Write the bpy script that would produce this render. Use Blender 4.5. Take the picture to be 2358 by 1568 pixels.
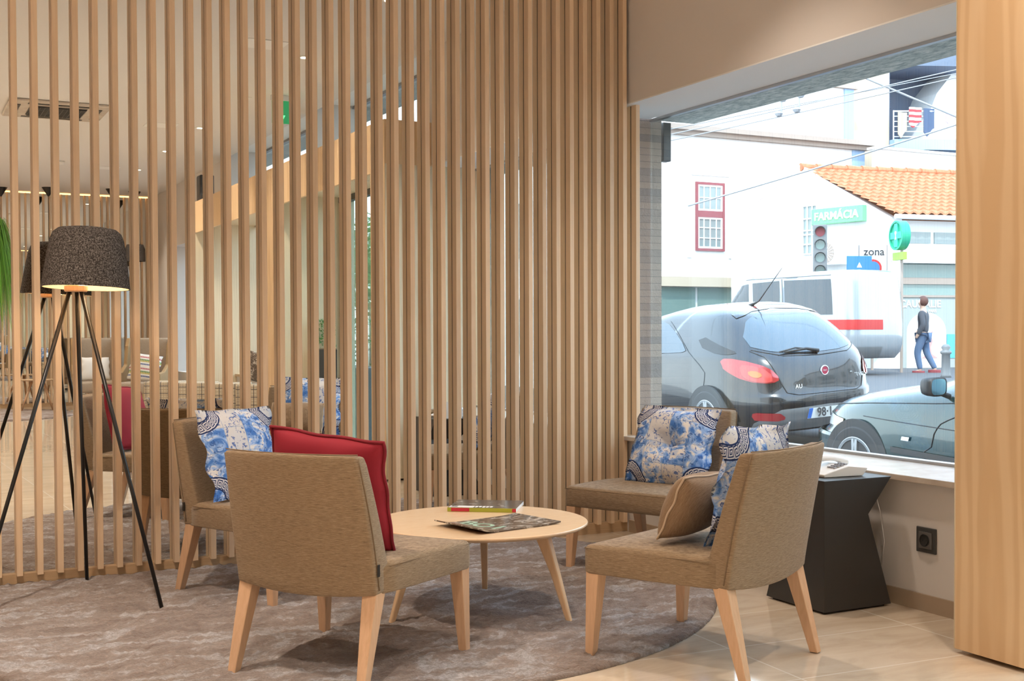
import bpy, bmesh, math, random
from mathutils import Vector, Matrix, Euler
from math import sin, cos, pi, radians, sqrt, atan2
random.seed(7)
S = bpy.context.scene
C = S.collection
for _o in list(bpy.data.objects):
    bpy.data.objects.remove(_o)

# ------------------------------------------------------------------ camera
# room axes: +Y towards the mirror wall, +X towards the street windows, z = 0 the floor
W_PX = 2358.0
cd = bpy.data.cameras.new('camera'); cam = bpy.data.objects.new('camera', cd); C.objects.link(cam)
cd.sensor_width = 36.0; cd.sensor_fit = 'HORIZONTAL'; cd.lens = 2768.4 / W_PX * 36.0
cd.shift_y = (822.6 - 784.0) / W_PX
cd.clip_start = 0.05; cd.clip_end = 300
_a, _b, _c = radians(27.1435), radians(1.2296), radians(-.2082)
F = Vector((sin(_a) * cos(_b), cos(_a) * cos(_b), -sin(_b)))
R0 = Vector((cos(_a), -sin(_a), 0)); U0 = R0.cross(F)
R1 = R0 * cos(_c) + U0 * sin(_c); U1 = -R0 * sin(_c) + U0 * cos(_c)
m = Matrix((R1, U1, -F)).transposed().to_4x4(); m.translation = (0, 0, 1.2)
cam.matrix_world = m
S.camera = cam

# ------------------------------------------------------------------ world, sun, exposure
wd = bpy.data.worlds.new('sky'); S.world = wd; wd.use_nodes = True
nt = wd.node_tree; nt.nodes.clear()
wo = nt.nodes.new('ShaderNodeOutputWorld'); bg = nt.nodes.new('ShaderNodeBackground')
tc = nt.nodes.new('ShaderNodeTexCoord'); sp = nt.nodes.new('ShaderNodeSeparateXYZ'); rp = nt.nodes.new('ShaderNodeValToRGB')
nt.links.new(tc.outputs['Generated'], sp.inputs[0]); nt.links.new(sp.outputs['Z'], rp.inputs[0])
rp.color_ramp.elements[0].position = 0.0; rp.color_ramp.elements[0].color = (0.82, 0.91, 1.0, 1)
rp.color_ramp.elements[1].position = 0.9; rp.color_ramp.elements[1].color = (0.50, 0.70, 1.0, 1)
nt.links.new(rp.outputs[0], bg.inputs[0]); bg.inputs[1].default_value = 4.0
nt.links.new(bg.outputs[0], wo.inputs[0])
sl = bpy.data.lights.new('sun', 'SUN'); sl.energy = 3.0; sl.angle = radians(1.0); sl.color = (1.0, .95, .86)
so = bpy.data.objects.new('sun', sl); C.objects.link(so)
so.rotation_euler = Vector((.50, .55, -.95)).to_track_quat('-Z', 'Y').to_euler(); so.location = (-5, -10, 20)
S.view_settings.view_transform = 'Standard'; S.view_settings.look = 'None'
S.view_settings.gamma = 1.0; S.view_settings.use_curve_mapping = False
S.view_settings.exposure = 0.52
cy = S.cycles
cy.max_bounces = 10; cy.diffuse_bounces = 4; cy.glossy_bounces = 7; cy.transmission_bounces = 6
cy.transparent_max_bounces = 12; cy.sample_clamp_indirect = 4.0; cy.caustics_reflective = True
cy.caustics_refractive = False; cy.blur_glossy = 0.3; cy.use_denoising = True

D = 6.1185            # mirror plane
ZC = 3.49             # ceiling
WX = 3.90             # inner face of the street wall
GX = 4.30             # glass
YF = -8.70            # opposite mirror wall
XL = -4.6             # left wall

# ------------------------------------------------------------------ helpers
def tag(o, label=None, cat=None, group=None, kind=None):
    if label: o['label'] = label
    if cat: o['category'] = cat
    if group: o['group'] = group
    if kind: o['kind'] = kind
    return o

def thing(name, label, cat, loc=(0, 0, 0), rotz=0, group=None, rot=None):
    o = bpy.data.objects.new(name, None); C.objects.link(o)
    o.empty_display_size = .1
    o.location = loc; o.rotation_euler = rot if rot else (0, 0, rotz)
    return tag(o, label, cat, group)

def obj(name, bm, mat, parent=None, smooth=False, bevel=0, sub=0, loc=None, rot=None, seg=2):
    me = bpy.data.meshes.new(name)
    bmesh.ops.recalc_face_normals(bm, faces=bm.faces)
    bm.to_mesh(me); bm.free()
    if smooth:
        me.polygons.foreach_set('use_smooth', [True] * len(me.polygons))
    for mm in (mat if isinstance(mat, (list, tuple)) else [mat]):
        me.materials.append(mm)
    o = bpy.data.objects.new(name, me); C.objects.link(o)
    if parent: o.parent = parent
    if loc: o.location = loc
    if rot: o.rotation_euler = rot
    if bevel:
        b = o.modifiers.new('bevel', 'BEVEL'); b.width = bevel; b.segments = seg; b.limit_method = 'ANGLE'; b.angle_limit = radians(35)
    if sub:
        s = o.modifiers.new('sub', 'SUBSURF'); s.levels = sub; s.render_levels = sub
    return o

def copy_tree(o, parent=None):
    c = o.copy(); C.objects.link(c); c.parent = parent
    for ch in [x for x in CH.get(o.name, ())]:
        copy_tree(ch, c)
    return c
CH = {}
def index_children():
    CH.clear()
    for o in bpy.data.objects:
        if o.parent: CH.setdefault(o.parent.name, []).append(o)

def B():
    return bmesh.new()

def box(bm, x0, x1, y0, y1, z0, z1, mi=0):
    v = [bm.verts.new((x, y, z)) for z in (z0, z1) for y in (y0, y1) for x in (x0, x1)]
    for f in ((0, 1, 3, 2), (4, 6, 7, 5), (0, 4, 5, 1), (2, 3, 7, 6), (0, 2, 6, 4), (1, 5, 7, 3)):
        fc = bm.faces.new([v[i] for i in f]); fc.material_index = mi
    return v

def hexa(bm, pts, mi=0):
    """8 points: bottom 4 in order, top 4 in order"""
    v = [bm.verts.new(p) for p in pts]
    for f in ((3, 2, 1, 0), (4, 5, 6, 7), (0, 1, 5, 4), (1, 2, 6, 5), (2, 3, 7, 6), (3, 0, 4, 7)):
        fc = bm.faces.new([v[i] for i in f]); fc.material_index = mi

def loft(bm, rings, cap=True, closed=True, mi=0):
    vs = [[bm.verts.new(p) for p in r] for r in rings]
    n = len(rings[0])
    for a, b in zip(vs, vs[1:]):
        for i in range(n if closed else n - 1):
            j = (i + 1) % n
            f = bm.faces.new((a[i], a[j], b[j], b[i])); f.material_index = mi
    if cap and closed:
        f = bm.faces.new(vs[0][::-1]); f.material_index = mi
        f = bm.faces.new(vs[-1]); f.material_index = mi
    return vs

def tube(bm, pts, r, n=8, mi=0, cap=True):
    pts = [Vector(p) for p in pts]; rs = r if isinstance(r, (list, tuple)) else [r] * len(pts)
    rings = []; up = None
    for i, p in enumerate(pts):
        t = (pts[min(i + 1, len(pts) - 1)] - pts[max(i - 1, 0)]).normalized()
        if up is None:
            up = Vector((0, 0, 1)) if abs(t.z) < .9 else Vector((1, 0, 0))
        s = t.cross(up).normalized(); up = s.cross(t).normalized()
        rings.append([p + (s * cos(2 * pi * k / n) + up * sin(2 * pi * k / n)) * rs[i] for k in range(n)])
    loft(bm, rings, cap, True, mi)

def lathe(bm, prof, n=32, axis='z', c=(0, 0, 0), cap=True, mi=0):
    rings = []
    for r, h in prof:
        ring = []
        for k in range(n):
            a = 2 * pi * k / n; p = (r * cos(a), r * sin(a), h)
            if axis == 'x': p = (p[2], p[0], p[1])
            if axis == 'y': p = (p[0], p[2], p[1])
            ring.append((p[0] + c[0], p[1] + c[1], p[2] + c[2]))
        rings.append(ring)
    loft(bm, rings, cap, True, mi)

def prism(bm, poly, d0, d1, plane='xz', mi=0):
    """extrude a 2-D polygon between d0 and d1 along the missing axis"""
    def P(a, b, d):
        return {'xz': (a, d, b), 'yz': (d, a, b), 'xy': (a, b, d)}[plane]
    loft(bm, [[P(a, b, d0) for a, b in poly], [P(a, b, d1) for a, b in poly]], mi=mi)

def struct(name, bm, mat, **k):
    return tag(obj(name, bm, mat, **k), kind='structure')

def text(name, body, size, mat, parent=None, loc=(0, 0, 0), rot=(0, 0, 0), ext=.004, align='CENTER', sx=1.0, bold=0.0):
    cu = bpy.data.curves.new(name, 'FONT'); cu.body = body; cu.size = size; cu.extrude = ext; cu.offset = bold
    cu.align_x = align; cu.align_y = 'CENTER'; cu.resolution_u = 3
    t = bpy.data.objects.new('tmp', cu); C.objects.link(t)
    dg = bpy.context.evaluated_depsgraph_get(); dg.update()
    me = bpy.data.meshes.new_from_object(t.evaluated_get(dg)); me.name = name
    bpy.data.objects.remove(t)
    me.materials.clear(); me.materials.append(mat)
    o = bpy.data.objects.new(name, me); C.objects.link(o); o.parent = parent
    o.location = loc; o.rotation_euler = rot; o.scale = (sx, 1, 1)
    return o

# ------------------------------------------------------------------ materials
def mat(name, col=(.8, .8, .8), rough=.5, metal=0, spec=.5, emit=None, es=0, coat=0):
    m = bpy.data.materials.new(name); m.use_nodes = True
    b = m.node_tree.nodes['Principled BSDF']
    b.inputs['Base Color'].default_value = (*col, 1); b.inputs['Roughness'].default_value = rough
    b.inputs['Metallic'].default_value = metal; b.inputs['Specular IOR Level'].default_value = spec
    b.inputs['Coat Weight'].default_value = coat; b.inputs['Coat Roughness'].default_value = .05
    if emit: b.inputs['Emission Color'].default_value = (*emit, 1); b.inputs['Emission Strength'].default_value = es
    return m

class N:
    """small node-building helper"""
    def __init__(s, m):
        s.m = m; s.t = m.node_tree; s.b = s.t.nodes['Principled BSDF']
    def n(s, t, **k):
        x = s.t.nodes.new(t)
        for a, v in k.items():
            if a.startswith('i_'): x.inputs[int(a[2:])].default_value = v
            else: setattr(x, a, v)
        return x
    def l(s, a, b): s.t.links.new(a, b)
    def coord(s, kind='Object', scale=(1, 1, 1), rot=(0, 0, 0), loc=(0, 0, 0)):
        c = s.n('ShaderNodeTexCoord'); mp = s.n('ShaderNodeMapping')
        mp.inputs['Scale'].default_value = scale; mp.inputs['Rotation'].default_value = rot; mp.inputs['Location'].default_value = loc
        s.l(c.outputs[kind], mp.inputs[0]); return mp.outputs[0]
    def noise(s, vec, scale=5, detail=4, rough=.5, dist=0):
        x = s.n('ShaderNodeTexNoise'); x.inputs['Scale'].default_value = scale; x.inputs['Detail'].default_value = detail
        x.inputs['Roughness'].default_value = rough; x.inputs['Distortion'].default_value = dist
        s.l(vec, x.inputs['Vector']); return x.outputs['Fac']
    def ramp(s, fac, stops, interp='LINEAR'):
        r = s.n('ShaderNodeValToRGB'); r.color_ramp.interpolation = interp
        e = r.color_ramp.elements
        while len(e) < len(stops): e.new(.5)
        for i, (p, c) in enumerate(stops):
            e[i].position = p; e[i].color = (*c, 1) if len(c) == 3 else c
        s.l(fac, r.inputs[0]); return r.outputs[0]
    def mix(s, fac, a, b, mode='MIX'):
        x = s.n('ShaderNodeMix', data_type='RGBA', blend_type=mode)
        for sock, v in ((x.inputs[0], fac), (x.inputs[6], a), (x.inputs[7], b)):
            if isinstance(v, (int, float)): sock.default_value = v
            elif isinstance(v, tuple): sock.default_value = (*v, 1) if len(v) == 3 else v
            else: s.l(v, sock)
        return x.outputs[2]
    def math(s, op, a, b=0.0, c=0.0):
        x = s.n('ShaderNodeMath', operation=op)
        for sock, v in zip(x.inputs, (a, b, c)):
            if isinstance(v, (int, float)): sock.default_value = v
            else: s.l(v, sock)
        return x.outputs[0]
    def bump(s, h, strength=.3, dist=.01):
        x = s.n('ShaderNodeBump'); x.inputs['Strength'].default_value = strength; x.inputs['Distance'].default_value = dist
        s.l(h, x.inputs['Height']); s.l(x.outputs[0], s.b.inputs['Normal'])
    def col(s, c): s.l(c, s.b.inputs['Base Color'])

def wood(name, light, dark, rough=.45, sc=(14, 14, 1.1), contrast=1.0, kind='Object', per_object=True, cath=False):
    m = mat(name, light, rough); q = N(m)
    v = q.coord(kind, sc)
    if per_object:
        oi = q.n('ShaderNodeObjectInfo'); ad = q.n('ShaderNodeVectorMath', operation='ADD')
        mu = q.n('ShaderNodeVectorMath', operation='SCALE'); mu.inputs[0].default_value = (31, 17, 53)
        q.l(oi.outputs['Random'], mu.inputs['Scale']); q.l(v, ad.inputs[0]); q.l(mu.outputs[0], ad.inputs[1]); v = ad.outputs[0]
    if cath:
        w = q.n('ShaderNodeTexWave', wave_type='RINGS', rings_direction='Z'); w.inputs['Scale'].default_value = 4.2
        w.inputs['Distortion'].default_value = 7.0; w.inputs['Detail'].default_value = 2.0; w.inputs['Detail Scale'].default_value = .55
        q.l(v, w.inputs['Vector']); f = w.outputs['Fac']
        f2 = q.noise(v, 9, 5, .6)
        f = q.math('ADD', q.math('MULTIPLY', f, .7), q.math('MULTIPLY', f2, .3))
    else:
        f = q.noise(v, 3.2, 6, .6, .6)
    c = q.ramp(f, [(.5 - .3 / contrast, dark), (.5 + .25 / contrast, light)])
    if per_object:
        hs = q.n('ShaderNodeHueSaturation'); q.l(c, hs.inputs['Color'])
        q.l(q.math('MULTIPLY_ADD', oi.outputs['Random'], .16, .92), hs.inputs['Value']); c = hs.outputs[0]
    q.col(c); q.bump(f, .06, .003)
    return m

M = {}
M['slat'] = wood('oak_slat', (.85, .64, .44), (.74, .53, .34), .42, (16, 16, .8), 1.2)
M['portal'] = wood('oak_veneer', (.82, .60, .37), (.74, .51, .29), .4, (3.2, 3.2, .42), 1.2, cath=True, per_object=False)
M['cream'] = wood('pale_oak_panel', (.80, .70, .52), (.68, .57, .40), .5, (5, 5, .5), 1.6, cath=True, per_object=False)
M['leg'] = wood('beech_leg', (.71, .46, .29), (.59, .36, .21), .4, (22, 22, 3), 1.2)
M['tabletop'] = wood('beech_tabletop', (.80, .60, .40), (.72, .51, .33), .25, (4, 30, 30), 1.0)
M['tableleg'] = wood('beech_table_leg', (.82, .58, .36), (.72, .48, .28), .35, (22, 22, 3), 1.0)
M['plinth'] = wood('plinth_wood', (.60, .42, .25), (.47, .32, .19), .45, (1.2, 14, 14), 1.2)
M['white'] = mat('white_plaster', (.80, .78, .75), .85, spec=.2)
M['wallw'] = mat('warm_white_wall', (.72, .68, .65), .8, spec=.2)
M['ceil'] = mat('ceiling_paint', (.76, .74, .73), .9, spec=.1)
M['soffit_white'] = mat('white_reveal', (.86, .86, .86), .7, spec=.2)
M['black'] = mat('black_metal', (.012, .012, .013), .35)
M['blackmat'] = mat('black_lacquer', (.034, .033, .033), .42)
M['chrome'] = mat('chrome', (.8, .8, .8), .15, 1)
M['steel'] = mat('brushed_steel', (.55, .55, .55), .3, 1)
M['plastic'] = mat('white_plastic', (.80, .78, .76), .35)
M['grey'] = mat('grey_plastic', (.30, .30, .32), .5)
M['darkgrey'] = mat('dark_grey_plastic', (.07, .068, .066), .4)
M['rubber'] = mat('tyre_rubber', (.03, .03, .032), .75)
M['alloy'] = mat('alloy', (.34, .35, .36), .3, .6)
M['red'] = mat('red_velvet', (.33, .012, .030), .8)
M['paper'] = mat('paper', (.83, .83, .82), .6)
M['green'] = mat('green_paint', (.04, .45, .26), .45)

# mirror: silvered glass with a slightly uneven surface
m = bpy.data.materials.new('mirror'); m.use_nodes = True; t = m.node_tree; t.nodes.clear()
o_ = t.nodes.new('ShaderNodeOutputMaterial'); g = t.nodes.new('ShaderNodeBsdfGlossy'); g.inputs['Roughness'].default_value = 0
g.inputs['Color'].default_value = (.90, .92, .90, 1); t.links.new(g.outputs[0], o_.inputs[0]); M['mirror'] = m

def glass(name, tint=(.93, .97, .96), base=.045, rough=0.0):
    m = bpy.data.materials.new(name); m.use_nodes = True; t = m.node_tree; t.nodes.clear()
    o = t.nodes.new('ShaderNodeOutputMaterial'); g = t.nodes.new('ShaderNodeBsdfGlossy'); g.inputs['Roughness'].default_value = rough
    tr = t.nodes.new('ShaderNodeBsdfTransparent'); tr.inputs['Color'].default_value = (*tint, 1)
    f = t.nodes.new('ShaderNodeLayerWeight'); f.inputs['Blend'].default_value = .16
    ml = t.nodes.new('ShaderNodeMath'); ml.operation = 'MULTIPLY_ADD'; ml.inputs[1].default_value = .6; ml.inputs[2].default_value = base
    mx = t.nodes.new('ShaderNodeMixShader')
    t.links.new(f.outputs['Fresnel'], ml.inputs[0]); t.links.new(ml.outputs[0], mx.inputs[0])
    t.links.new(tr.outputs[0], mx.inputs[1]); t.links.new(g.outputs[0], mx.inputs[2]); t.links.new(mx.outputs[0], o.inputs[0])
    return m
M['glass'] = glass('window_glass')
M['glass_door'] = glass('door_glass', (.85, .95, .92), .05)

# woven upholstery, fine horizontal slub
def fabric(name, base, dark, light, rough=.9, sc=(24, 24, 380)):
    m = mat(name, base, rough, spec=.15); q = N(m); m.node_tree.nodes['Principled BSDF'].inputs['Sheen Weight'].default_value = .15
    v = q.coord('Object', sc); f = q.noise(v, 1.6, 4, .75)
    v2 = q.coord('Object', (500, 500, 500)); f2 = q.noise(v2, 1.0, 2)
    c = q.ramp(f, [(.28, dark), (.5, base), (.75, light)])
    c = q.mix(q.math('MULTIPLY', f2, .25), c, dark); q.col(c); q.bump(f, .35, .002); return m
M['fabric'] = fabric('beige_weave', (.30, .212, .132), (.14, .092, .055), (.45, .345, .24))
M['seam'] = mat('seam_thread', (.22, .15, .09), .9)
M['brown_linen'] = fabric('brown_linen', (.30, .20, .125), (.19, .12, .07), (.40, .29, .19))
M['wing'] = fabric('greige_weave', (.46, .38, .30), (.34, .27, .20), (.56, .48, .40))
M['ochre'] = fabric('ochre_weave', (.46, .30, .15), (.35, .22, .10), (.54, .38, .22))

# felt
m = mat('charcoal_felt', (.06, .055, .05), .95, spec=.1); q = N(m)
f = q.noise(q.coord('Object', (1, 1, 1)), 170, 3, .8); q.col(q.ramp(f, [(.36, (.018, .015, .014)), (.5, (.075, .064, .058)), (.64, (.24, .215, .20))])); q.bump(f, .5, .002); M['felt'] = m
M['lining'] = mat('shade_lining', (.85, .70, .52), .7)
M['bulb'] = mat('bulb_glow', (1, .8, .5), .5, emit=(1, .68, .36), es=2.5)
M['down'] = mat('downlight_glow', (1, .9, .7), .5, emit=(1, .78, .52), es=14)
M['strip'] = mat('led_strip', (1, .8, .5), .5, emit=(1, .56, .22), es=2.2)

# rug: brushed viscose, brown-pink with silvery brushed patches
m = mat('viscose_rug', (.4, .3, .25), .75, spec=.25); q = N(m); q.b.inputs['Sheen Weight'].default_value = .5; q.b.inputs['Sheen Roughness'].default_value = .4
v = q.coord('Object', (1, 1, 1)); f = q.noise(q.coord('Object', (1.2, 2.5, 1), (0, 0, -.6)), 1.9, 8, .66, 2.0)
c = q.ramp(f, [(.38, (.33, .19, .125)), (.46, (.54, .37, .285)), (.52, (.64, .50, .44)), (.575, (.95, .90, .92))])
f3 = q.noise(q.coord('Object', (1, 1, 1)), 120, 5, .8); f4 = q.noise(q.coord('Object', (1, 1.6, 1)), 26, 4, .7); c = q.mix(q.ramp(f3, [(.38, (1, 1, 1)), (.62, (0, 0, 0))]), c, q.mix(.55, c, (.12, .075, .055))); c = q.mix(q.ramp(f4, [(.35, (.6, .6, .6)), (.6, (0, 0, 0))]), c, (.26, .17, .13)); q.col(c)
q.bump(q.math('ADD', f3, q.math('MULTIPLY', f4, 2.0)), 1.0, .016); M['rug'] = m
m = m.copy(); m.name = 'viscose_rug_grey'; M['rug2'] = m

# floor: polished cream marble tiles
m = mat('marble_tile', (.7, .58, .44), .06, spec=.5); q = N(m)
v = q.coord('Object', (1, 1, 1), (0, 0, radians(3.0)), (.02, .17, 0))
br = q.n('ShaderNodeTexBrick', offset=0.0, squash=1.0); q.l(v, br.inputs['Vector'])
br.inputs['Scale'].default_value = 1; br.inputs['Brick Width'].default_value = .87; br.inputs['Row Height'].default_value = .44
br.inputs['Mortar Size'].default_value = .004; br.inputs['Mortar Smooth'].default_value = .1; br.inputs['Bias'].default_value = 0
br.inputs['Color1'].default_value = (.66, .55, .43, 1); br.inputs['Color2'].default_value = (.58, .47, .36, 1); br.inputs['Mortar'].default_value = (.72, .64, .54, 1)
ff = q.noise(q.coord('Object', (1, 3, 1), (0, 0, .5)), 2.2, 8, .65, 1.2)
c = q.mix(.55, br.outputs['Color'], q.ramp(ff, [(.3, (.48, .37, .27)), (.55, (.66, .55, .43)), (.75, (.76, .67, .56))])); c = q.mix(br.outputs['Fac'], c, (.74, .67, .58)); q.col(c); M['tile'] = m
m = mat('skirting_tile', (.40, .30, .215), .4); q = N(m)
br = q.n('ShaderNodeTexBrick', offset=0.0); q.l(q.coord('Object', (1, 1, 1), (pi / 2, 0, pi / 2), (-.225, 0, 0)), br.inputs['Vector'])
br.inputs['Scale'].default_value = 1; br.inputs['Brick Width'].default_value = .5; br.inputs['Row Height'].default_value = .4; br.inputs['Mortar Size'].default_value = .002
br.inputs['Color1'].default_value = (.44, .33, .235, 1); br.inputs['Color2'].default_value = (.37, .28, .20, 1); br.inputs['Mortar'].default_value = (.62, .52, .42, 1)
ff = q.noise(q.coord('Object'), 8, 6, .6); q.col(q.mix(q.math('MULTIPLY', ff, .4), br.outputs['Color'], (.5, .4, .3))); M['skirt'] = m
m = mat('stone_sill', (.5, .42, .36), .25); q = N(m); q.col(q.ramp(q.noise(q.coord('Object'), 9, 6, .6), [(.3, (.52, .44, .37)), (.7, (.66, .59, .52))])); M['sill'] = m
# split-face stone cladding outdoors
m = mat('split_stone', (.5, .4, .35), .9); q = N(m)
br = q.n('ShaderNodeTexBrick', offset=.37, offset_frequency=2); q.l(q.coord('Object', (1, 1, 1), (pi / 2, 0, 0)), br.inputs['Vector'])
br.inputs['Scale'].default_value = 1; br.inputs['Brick Width'].default_value = .30; br.inputs['Row Height'].default_value = .043; br.inputs['Mortar Size'].default_value = .002
br.inputs['Color1'].default_value = (.50, .37, .29, 1); br.inputs['Color2'].default_value = (.09, .11, .14, 1); br.inputs['Mortar'].default_value = (.25, .2, .17, 1); br.inputs['Bias'].default_value = -.5
ff = q.noise(q.coord('Object'), 40, 6, .7); q.col(q.mix(q.math('MULTIPLY', ff, .55), br.outputs['Color'], (.45, .38, .32))); q.bump(ff, .8, .02); M['stone'] = m
m = mat('mottled_soffit', (.3, .3, .28), .8); q = N(m); ff = q.noise(q.coord('Object', (4.5, 1.2, 3)), 9, 8, .75)
q.col(q.ramp(ff, [(.40, (.20, .22, .20)), (.5, (.40, .40, .36)), (.60, (.60, .56, .50))])); M['soffit'] = m

# outdoor paints
M['house'] = mat('white_render', (.78, .77, .76), .9, spec=.1)
M['house2'] = mat('cream_render', (.52, .43, .33), .9, spec=.1)
M['paleblue'] = mat('pale_blue_paint', (.30, .42, .60), .8)
M['ledge'] = mat('weathered_ledge', (.36, .29, .25), .9)
M['bluegrey'] = mat('blue_grey_paint', (.12, .15, .21), .7)
M['winred'] = mat('dark_red_frame', (.26, .05, .06), .6)
M['whitepaint'] = mat('white_paint', (.85, .85, .85), .5)
M['pane'] = mat('dark_window_pane', (.20, .24, .24), .08, spec=.8)
M['pane2'] = mat('green_shop_glass', (.16, .24, .22), .08, spec=.8)
m = mat('clay_tiles', (.7, .3, .15), .8); q = N(m); q.col(q.ramp(q.noise(q.coord('Object', (3, 3, 3)), 3, 5, .7), [(.3, (.40, .12, .055)), (.7, (.56, .22, .11))])); M['clay'] = m
M['asphalt'] = mat('asphalt', (.085, .085, .09), .9)
M['pave'] = mat('kerb_stone', (.42, .40, .38), .9)
M['signgreen'] = mat('sign_green', (.10, .48, .26), .5)
M['signblue'] = mat('sign_blue', (.03, .16, .60), .4)
M['signred'] = mat('sign_red', (.42, .02, .02), .4)
M['lime'] = mat('lime_sign', (.28, .55, .06), .5)
M['leaf'] = mat('leaf_green', (.10, .22, .05), .6)
M['grass'] = mat('grass_green', (.16, .42, .04), .5)
M['plate'] = mat('plate_white', (.85, .86, .84), .4)
M['ink'] = mat('ink_black', (.03, .03, .035), .5)
M['lamp_red'] = mat('lamp_red', (.30, .008, .012), .12, spec=.7, coat=.8)
M['lamp_red2'] = mat('lamp_red_inner', (.45, .05, .045), .15, coat=.8)
M['amber'] = mat('lamp_amber', (.50, .14, .03), .2, coat=.8)
def carpaint(name, c, rough=.25):
    m = mat(name, c, rough, .3, coat=1.0); return m
M['carblack'] = carpaint('black_car_paint', (.012, .013, .016))
M['cargreen'] = carpaint('dark_green_car_paint', (.010, .035, .036))
M['vanwhite'] = carpaint('white_van_paint', (.30, .32, .34))
M['carglass'] = mat('car_glass', (.07, .095, .12), .04, spec=.5, coat=.3)
M['carglass2'] = mat('van_glass', (.05, .06, .07), .05, spec=.4, coat=.2)
M['cartrim'] = mat('car_trim', (.02, .02, .022), .5)
M['cargrey'] = mat('grey_bumper', (.16, .165, .17), .5)
M['headlamp'] = mat('headlamp_clear', (.62, .62, .60), .08, coat=1.0)

# blue and white printed cushion cloth: squares of tile drawings and key-pattern rings
def blueprint(name):
    m = mat(name, (.8, .8, .85), .85, spec=.15); q = N(m)
    v = q.coord('Object', (1, 1, 1), (0, 0, 0), (.23, .23, 0)); s = q.n('ShaderNodeSeparateXYZ'); q.l(v, s.inputs[0])
    x, y = s.outputs[0], s.outputs[1]; T = .115
    cx = q.math('FLOOR', q.math('DIVIDE', x, T)); cyy = q.math('FLOOR', q.math('DIVIDE', y, T))
    cmb = q.n('ShaderNodeCombineXYZ'); q.l(cx, cmb.inputs[0]); q.l(cyy, cmb.inputs[1])
    wn = q.n('ShaderNodeTexWhiteNoise', noise_dimensions='3D'); q.l(cmb.outputs[0], wn.inputs['Vector']); rnd = wn.outputs['Value']
    # key-pattern rings about the 2x2 block corners
    fx = q.math('SUBTRACT', q.math('PINGPONG', x, 2 * T), T * .15); fy = q.math('SUBTRACT', q.math('PINGPONG', y, 2 * T), T * .15)
    r = q.math('SQRT', q.math('ADD', q.math('MULTIPLY', fx, fx), q.math('MULTIPLY', fy, fy)))
    an = q.math('ARCTAN2', fy, fx)
    u = q.math('MULTIPLY', an, 3.82); w = q.math('DIVIDE', q.math('SUBTRACT', r, .060), .046)      # 0..1 across the band
    inb = q.math('MULTIPLY', q.math('GREATER_THAN', w, 0), q.math('LESS_THAN', w, 1))
    uf = q.math('SUBTRACT', q.math('FRACT', u), .5); wf = q.math('SUBTRACT', w, .5)
    dq = q.math('MAXIMUM', q.math('ABSOLUTE', uf), q.math('ABSOLUTE', wf))
    sp_ = q.math('FRACT', q.math('ADD', q.math('MULTIPLY', dq, 4.6), q.math('MULTIPLY', q.math('ARCTAN2', wf, uf), .16)))
    key = q.math('MULTIPLY', q.math('GREATER_THAN', sp_, .52), inb)
    edge = q.math('MULTIPLY', q.math('GREATER_THAN', q.math('ABSOLUTE', wf), .5), q.math('LESS_THAN', q.math('ABSOLUTE', wf), .64))
    dark = q.math('MAXIMUM', key, edge)
    # washes and brush drawing inside the tiles
    n1 = q.noise(q.coord('Object', (1, 1, 1)), 13, 3, .6, 1.5); n2 = q.noise(q.coord('Object', (1, 1, 1), (.3, 0, .7)), 30, 4, .6, 2.0)
    n3 = q.noise(q.coord('Object'), 6, 2)
    base = q.mix(n3, (.66, .72, .84), (.74, .66, .56))
    wash = q.ramp(n1, [(.40, (.84, .82, .82)), (.50, (.34, .52, .86)), (.62, (.08, .22, .62))])
    c = q.mix(q.math('GREATER_THAN', rnd, .28), base, wash)
    stroke = q.math('MULTIPLY', q.math('GREATER_THAN', n2, .575), q.math('GREATER_THAN', rnd, .15))
    c = q.mix(q.math('MULTIPLY', stroke, .85), c, (.05, .13, .42))
    gx = q.math('LESS_THAN', q.math('FRACT', q.math('DIVIDE', x, T)), .035); gy = q.math('LESS_THAN', q.math('FRACT', q.math('DIVIDE', y, T)), .035)
    c = q.mix(q.math('MULTIPLY', q.math('MAXIMUM', gx, gy), .5), c, (.25, .35, .55))
    c = q.mix(inb, c, (.70, .71, .78)); c = q.mix(dark, c, (.025, .045, .14)); q.col(c); q.bump(n2, .1, .002)
    return m
M['azul'] = blueprint('blue_tile_print')

def stripes(name, cols, sc, axis=2):
    m = mat(name, cols[0], .85); q = N(m); s = q.n('ShaderNodeSeparateXYZ'); q.l(q.coord('Object'), s.inputs[0])
    f = q.math('FRACT', q.math('MULTIPLY', s.outputs[axis], sc)); k = len(cols)
    c = q.ramp(f, [(i / k, cc) for i, cc in enumerate(cols)], 'CONSTANT')
    z = q.math('GREATER_THAN', q.math('SINE', q.math('MULTIPLY', s.outputs[0], 260)), .2); c = q.mix(q.math('MULTIPLY', z, .35), c, (.85, .82, .78)); q.col(c); return m
M['folk'] = stripes('folk_pattern', [(.8, .78, .74), (.12, .16, .35), (.8, .78, .74), (.5, .42, .08), (.15, .3, .12), (.8, .78, .74), (.5, .12, .16), (.78, .76, .72)], 5.5, 1)
m = mat('plaid', (.6, .55, .45), .85); q = N(m); s = q.n('ShaderNodeSeparateXYZ'); q.l(q.coord('Object'), s.inputs[0])
def _ln(o, f, w):
    return q.math('LESS_THAN', q.math('FRACT', q.math('MULTIPLY', o, f)), w)
a = q.math('MAXIMUM', q.math('MAXIMUM', _ln(s.outputs[0], 30, .25), _ln(s.outputs[1], 30, .25)), _ln(s.outputs[2], 30, .25))
b = q.math('MAXIMUM', q.math('MAXIMUM', _ln(s.outputs[0], 11, .07), _ln(s.outputs[1], 11, .07)), _ln(s.outputs[2], 11, .07))
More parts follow.
